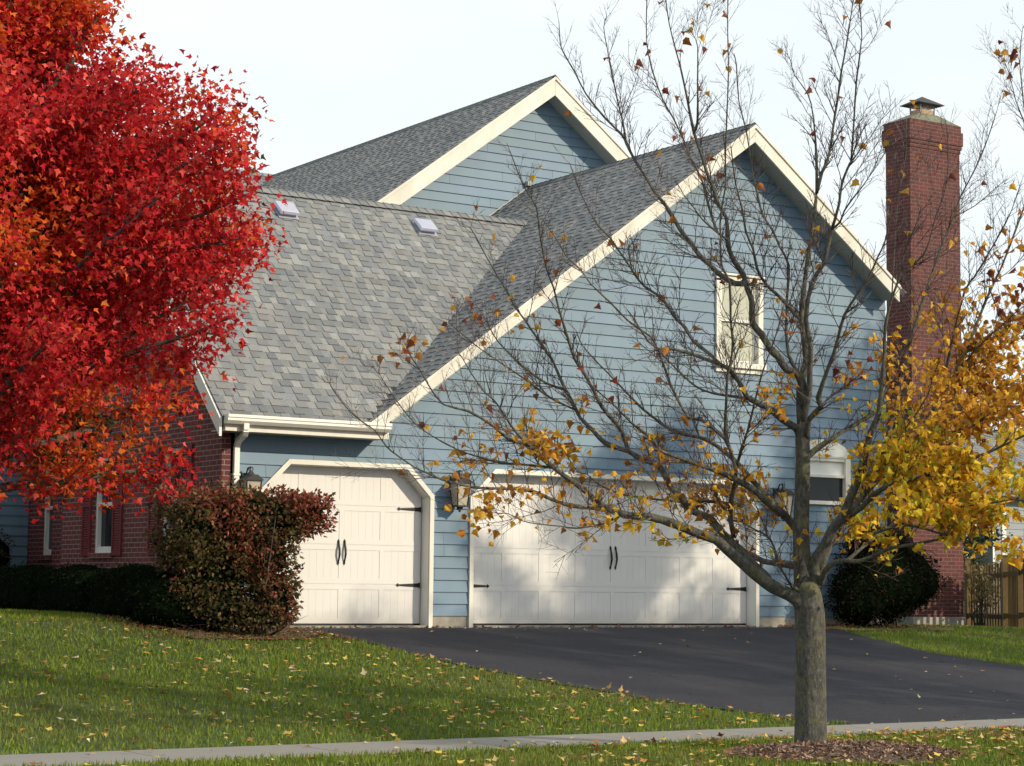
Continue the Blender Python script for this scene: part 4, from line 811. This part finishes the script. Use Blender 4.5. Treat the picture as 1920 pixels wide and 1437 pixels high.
# ------------------------------------------------------------------ picket fence
fp=[(13.35,3.95),(12.45,2.15),(11.55,.95),(10.6,-.3)]
fence=empty('picket_fence',(12.45,2.15,gb(12.45,2.15)),'weathered wooden picket fence to the right of the chimney','fence'); WC=[(.115,.075,.035),(.08,.055,.032),(.15,.095,.04)]
for (xa,ya),(xb,yb) in zip(fp,fp[1:]):
    L=math.hypot(xb-xa,yb-ya); ux,uy=(xb-xa)/L,(yb-ya)/L; nx_,ny_=-uy,ux; mb=MB(); s=.1
    def bar(mb,s0,s1,o0,o1,z0,z1,c):
        P_=lambda s,o,z:(xa+ux*s+nx_*o,ya+uy*s+ny_*o,z); mb.hexa([P_(s0,o0,z0),P_(s1,o0,z0),P_(s1,o1,z0),P_(s0,o1,z0),P_(s0,o0,z1),P_(s1,o0,z1),P_(s1,o1,z1),P_(s0,o1,z1)],c)
    zg=gb((xa+xb)/2,(ya+yb)/2)
    for z in (.22,.95): bar(mb,.0,L,-.03,.03,zg+z,zg+z+.08,random.choice(WC))
    while s<L-.08:
        h=1.22+random.uniform(-.01,.01); g=random.uniform(.7,1.2); c=tuple(q*g for q in random.choice(WC)); side=1
        bar(mb,s,s+.07,side*.032,side*.052,zg+.06,zg+h,c); s+=.142
    mb.build('picket_panel',m_wood,fence,attr=True)
    mb=MB(); bar(mb,-.05,.05,-.05,.05,zg-.2,zg+1.30,(.19,.13,.06)); bar(mb,-.062,.062,-.062,.062,zg+1.30,zg+1.33,(.15,.1,.05)); mb.build('post',m_wood,fence,attr=True)
# ------------------------------------------------------------------ neighbour's house, far right, glimpsed through the yellow leaves
nbx=26.5; nby=17.0
nh=empty('neighbour_house',(nbx,nby,-.2),'pale grey neighbouring house glimpsed through yellow leaves at the far right','house')

siding('front_wall',nh,0,nby,-1,lambda z:nbx-1.2,lambda z:nbx+12,-.2,3.3,mat=m_ngrey,ex=.18)
mb=MB(); mb.box((nbx-1.18,nby+.02,-.3),(nbx+12,nby+8,3.3)); mb.prism([(nby+.02,3.3),(nby+4,5.4),(nby+8,3.3)],0,nbx-1.18,nbx+12); mb.build('side_wall',m_ngrey,nh)
for xx in (nbx-1.25,nbx+1.5,nbx+3.4): mb=MB(); mb.box((xx,nby-.05,-.2),(xx+.16,nby+.05,3.2)); mb.build('trim_board',m_winwhite,nh)
roof('roof',nh,(nbx-1.6,nby-.4,3.2),(1,0,0),(0,1,.52),4.9,lambda v:0,lambda v:14,51,ex=.2); roof('roof',nh,(nbx-1.6,nby+8.4,3.2),(1,0,0),(0,-1,.52),4.9,lambda v:0,lambda v:14,52,ex=.2)
mb=MB(); mb.box((nbx+.1,nby-.04,1.0),(nbx+1.2,nby-.01,2.4)); w=mb.build('window',m_winwhite,nh); mb=MB(); mb.box((nbx+.18,nby-.05,1.08),(nbx+1.12,nby-.041,2.32)); mb.build('pane',m_glassd,w)
for i,(x,y,h,lb) in enumerate(((17.2,9.5,4.2,'dark evergreen behind the picket fence, nearest the chimney'),(20.5,11.5,3.6,'dark evergreen behind the picket fence, beside the pale neighbouring house'))):
    grow('evergreen',(x,y,gb(x,y)),h,lambda z,h=h:float(np.interp(z,[0,.6,h],[1.2,1.5,.1])),34,lb,'tree',[(.02,.035,.015),(.03,.045,.02)],[1,1],12000,.09,tmpl=OVAL,seed=60+i,z0=.25,group='evergreens behind the fence',trunk_r=.09,elev=(.1,.5))
# ------------------------------------------------------------------ grass, leaf litter, mulch chips
def in_view(x,y,z,m=60):
    px,py=proj(np.stack([x,y,z],1)); return (px>-m)&(px<1920+m)&(py>900)&(py<1437+m)
n=620000; x=rng.uniform(-17,14,n); y=-13.3+rng.random(n)**1.25*21; z=G(x,y); rr=np.hypot((x-TR[0])/1.05,(y-TR[1]+.42)/.82)
bed=((x>-5.0)&(x<-2.95)&(y>-1.2+.0*x))|((x<-3.7)&(x>-5.15)&(y>-1.3))|((x>-3.9)&(x<7.6)&(y>-.05))|((x>5.8)&(x<11.2)&(y>-.72+ (x-5.8)*.52))
keep=in_view(x,y,z)&~on_hard(x,y,-.02)&~bed&(y<7)&((rr>.98)|(rng.random(n)<.10)); x,y,z=x[keep],y[keep],z[keep]; n=len(x); print('grass',n)
fld=np.sin(x*.9+y*.5)+np.sin(x*.37-y*1.3+2)+np.sin(x*2.3+y*2.9)*.5+.5*rng.normal(size=n)
c1=pick([(.15,.205,.02),(.19,.235,.03),(.115,.17,.022)],[1,1,.8],n,.22); c2=pick([(.16,.19,.035),(.20,.19,.06),(.14,.18,.025)],[1,.4,.8],n,.2)
cc=np.where((fld>.9)[:,None],c2,c1)
D=rnd(n)*.42; D[:,2]=1; hgt=rng.uniform(.028,.062,n)
o=leaf_mesh('grass',np.stack([x,y,z],1),D,rnd(n)*np.array([1,1,.1]),hgt,cc,([(-.13,0,0),(.13,0,0),(.03,1,.1)],[(0,1,2)]),m_grass); o['kind']='stuff'; o['label']='short green lawn grass'; o['category']='grass'
def litter(n,xf,yf,acc,cols,w,smin,smax,hz,tmpl,flat=.35):
    x=xf(n); y=yf(n); k=acc(x,y); x,y=x[k],y[k]; m=len(x); z=G(x,y)+hz(x,y)+rng.random(m)*.012
    D=rnd(m); D[:,2]*=.25; N=rnd(m)*flat; N[:,2]+=1; return np.stack([x,y,z],1),D,N,rng.uniform(smin,smax,m),pick(cols,w,m,.2)
TAN=[(.48,.33,.14),(.58,.42,.09),(.30,.15,.06),(.62,.52,.33),(.42,.20,.05),(.22,.09,.05)]
U=lambda a,b:(lambda n:rng.uniform(a,b,n))
hz=lambda x,y:np.where(on_hard(x,y),np.where(y<-8.29,.02,.016),.035)
parts=[litter(11500,U(-15,4),U(-8.4,0),lambda x,y:~on_hard(x,y)&(rng.random(len(x))<np.clip(.22+.55*(x+9)/9,.16,1)*np.clip(1.1+(y*-.06),.5,1.5)*.6),TAN,[1,1.1,.8,.45,.6,.5],.04,.098,hz,LOBE3),
       litter(8500,U(-11,5),U(-12.8,-9.3),lambda x,y:rng.random(len(x))<np.clip(.12+(x+7)*.085,.08,1)*.8,TAN,[1,1.2,.9,.4,.8,.6],.045,.095,hz,LOBE3),
       litter(150,U(-9,6),U(-9.3,-8.3),lambda x,y:rng.random(len(x))<.5,TAN,[1,1,.6,.8,.4,.3],.04,.08,hz,LOBE3),
       litter(190,U(-2.6,6),U(-8.2,-.3),lambda x,y:on_hard(x,y)&(rng.random(len(x))<.55),TAN,[1,.5,.4,1.5,.4,.1],.04,.075,hz,LOBE3),
       litter(900,U(-3.4,7.4),lambda n:-.02-np.abs(rng.normal(size=n))*.045,lambda x,y:(rng.random(len(x))<.6),[(.16,.07,.045),(.25,.12,.06),(.36,.22,.12),(.10,.04,.03)],[1,1,.6,.8],.03,.07,hz,LOBE3),
       litter(1500,U(-5.6,-2.6),U(-2.0,-.6),lambda x,y:~on_hard(x,y)&(rng.random(len(x))<.8),[(.22,.06,.04),(.16,.05,.035),(.32,.15,.07),(.42,.3,.15)],[1,1,.6,.3],.03,.06,hz,OVAL),
       litter(900,U(5.2,8.2),U(-.9,.5),lambda x,y:(y<-.05)&(rng.random(len(x))<.8),[(.20,.075,.045),(.32,.16,.08),(.12,.05,.03)],[1,1,.8],.04,.08,hz,LOBE3),
       litter(500,U(5,12),U(-5,2),lambda x,y:~on_hard(x,y)&(rng.random(len(x))<.25),TAN,[1,1,.6,.4,.3,.4],.04,.07,hz,LOBE3)]
A=[np.concatenate([p[i] for p in parts]) for i in range(5)]
o=leaf_mesh('fallen_leaves',*A,LOBE3,m_dry); o['kind']='stuff'; o['label']='scattered dry leaves'; o['category']='leaves'
n=8000; a=rng.uniform(0,2*math.pi,n); r=np.sqrt(rng.random(n))*1.05; x=TR[0]+r*np.cos(a)*1.03; y=TR[1]-.42+r*np.sin(a)*.8; rr2=np.hypot((x-TR[0]),(y-TR[1])); k=rr2>.2; x,y,r=x[k],y[k],r[k]; n=len(x)
z=G(x,y)+.018+.075*(1-np.clip(r/1.02,0,1)**2); D=rnd(n); D[:,2]*=.35; N=rnd(n)*.7; N[:,2]+=.8
o=leaf_mesh('mulch_chips',np.stack([x,y,z],1),D,N,rng.uniform(.014,.042,n),pick([(.26,.16,.12),(.14,.085,.06),(.40,.28,.21),(.07,.045,.035)],[1,1,.6,.6],n,.2),([(-.2,0,0),(.2,0,0),(.25,1,.05),(-.15,.95,0)],[(0,1,2,3)]),m_dry); o['kind']='stuff'; o['label']='wood-chip mulch round the street tree'; o['category']='mulch'
# ------------------------------------------------------------------ light
SUN_AZ=math.radians(31); SUN_EL=math.radians(25)      # azimuth measured from -Y (towards the viewer) to +X
sd=Vector((math.sin(SUN_AZ)*math.cos(SUN_EL),-math.cos(SUN_AZ)*math.cos(SUN_EL),math.sin(SUN_EL)))
L=bpy.data.lights.new('sun','SUN'); L.energy=3.6; L.angle=math.radians(.9); L.color=(1,.87,.66); lo=bpy.data.objects.new('sun',L); COL.objects.link(lo); lo.rotation_euler=sd.to_track_quat('Z','Y').to_euler()
W=bpy.data.worlds.new('World'); scn.world=W; W.use_nodes=True; nt=W.node_tree; N=nt.nodes; bg=N['Background']
sky=N.new('ShaderNodeTexSky'); sky.sky_type='NISHITA'; sky.sun_disc=False; sky.sun_elevation=SUN_EL; sky.sun_rotation=math.pi-SUN_AZ; sky.air_density=1.; sky.dust_density=1.5; sky.ozone_density=1.
tc=N.new('ShaderNodeTexCoord'); mp=N.new('ShaderNodeMapping'); mp.inputs['Scale'].default_value=(1,1,3.2); nz=N.new('ShaderNodeTexNoise'); nz.inputs['Scale'].default_value=2.1; nz.inputs['Detail'].default_value=7; nz.inputs['Roughness'].default_value=.55
cr=N.new('ShaderNodeValToRGB'); cr.color_ramp.elements[0].position=.30; cr.color_ramp.elements[0].color=(.85,)*3+(1,); cr.color_ramp.elements[1].position=.62; cr.color_ramp.elements[1].color=(1,1,1,1)
mx=N.new('ShaderNodeMix'); mx.data_type='RGBA'; mx.inputs[7].default_value=(10.4,11.2,11.5,1)
for a,b in ((tc.outputs['Generated'],mp.inputs[0]),(mp.outputs[0],nz.inputs['Vector']),(nz.outputs['Fac'],cr.inputs[0]),(cr.outputs[0],mx.inputs[0]),(sky.outputs[0],mx.inputs[6]),(mx.outputs[2],bg.inputs[0])): nt.links.new(a,b)
bg.inputs[1].default_value=.085
scn.view_settings.view_transform='Standard'; scn.view_settings.look='None'; scn.view_settings.exposure=.22; scn.view_settings.gamma=1
scn.render.engine='CYCLES'; scn.render.resolution_x=1024; scn.render.resolution_y=766
scn.cycles.max_bounces=6; scn.cycles.transparent_max_bounces=4; scn.cycles.diffuse_bounces=4
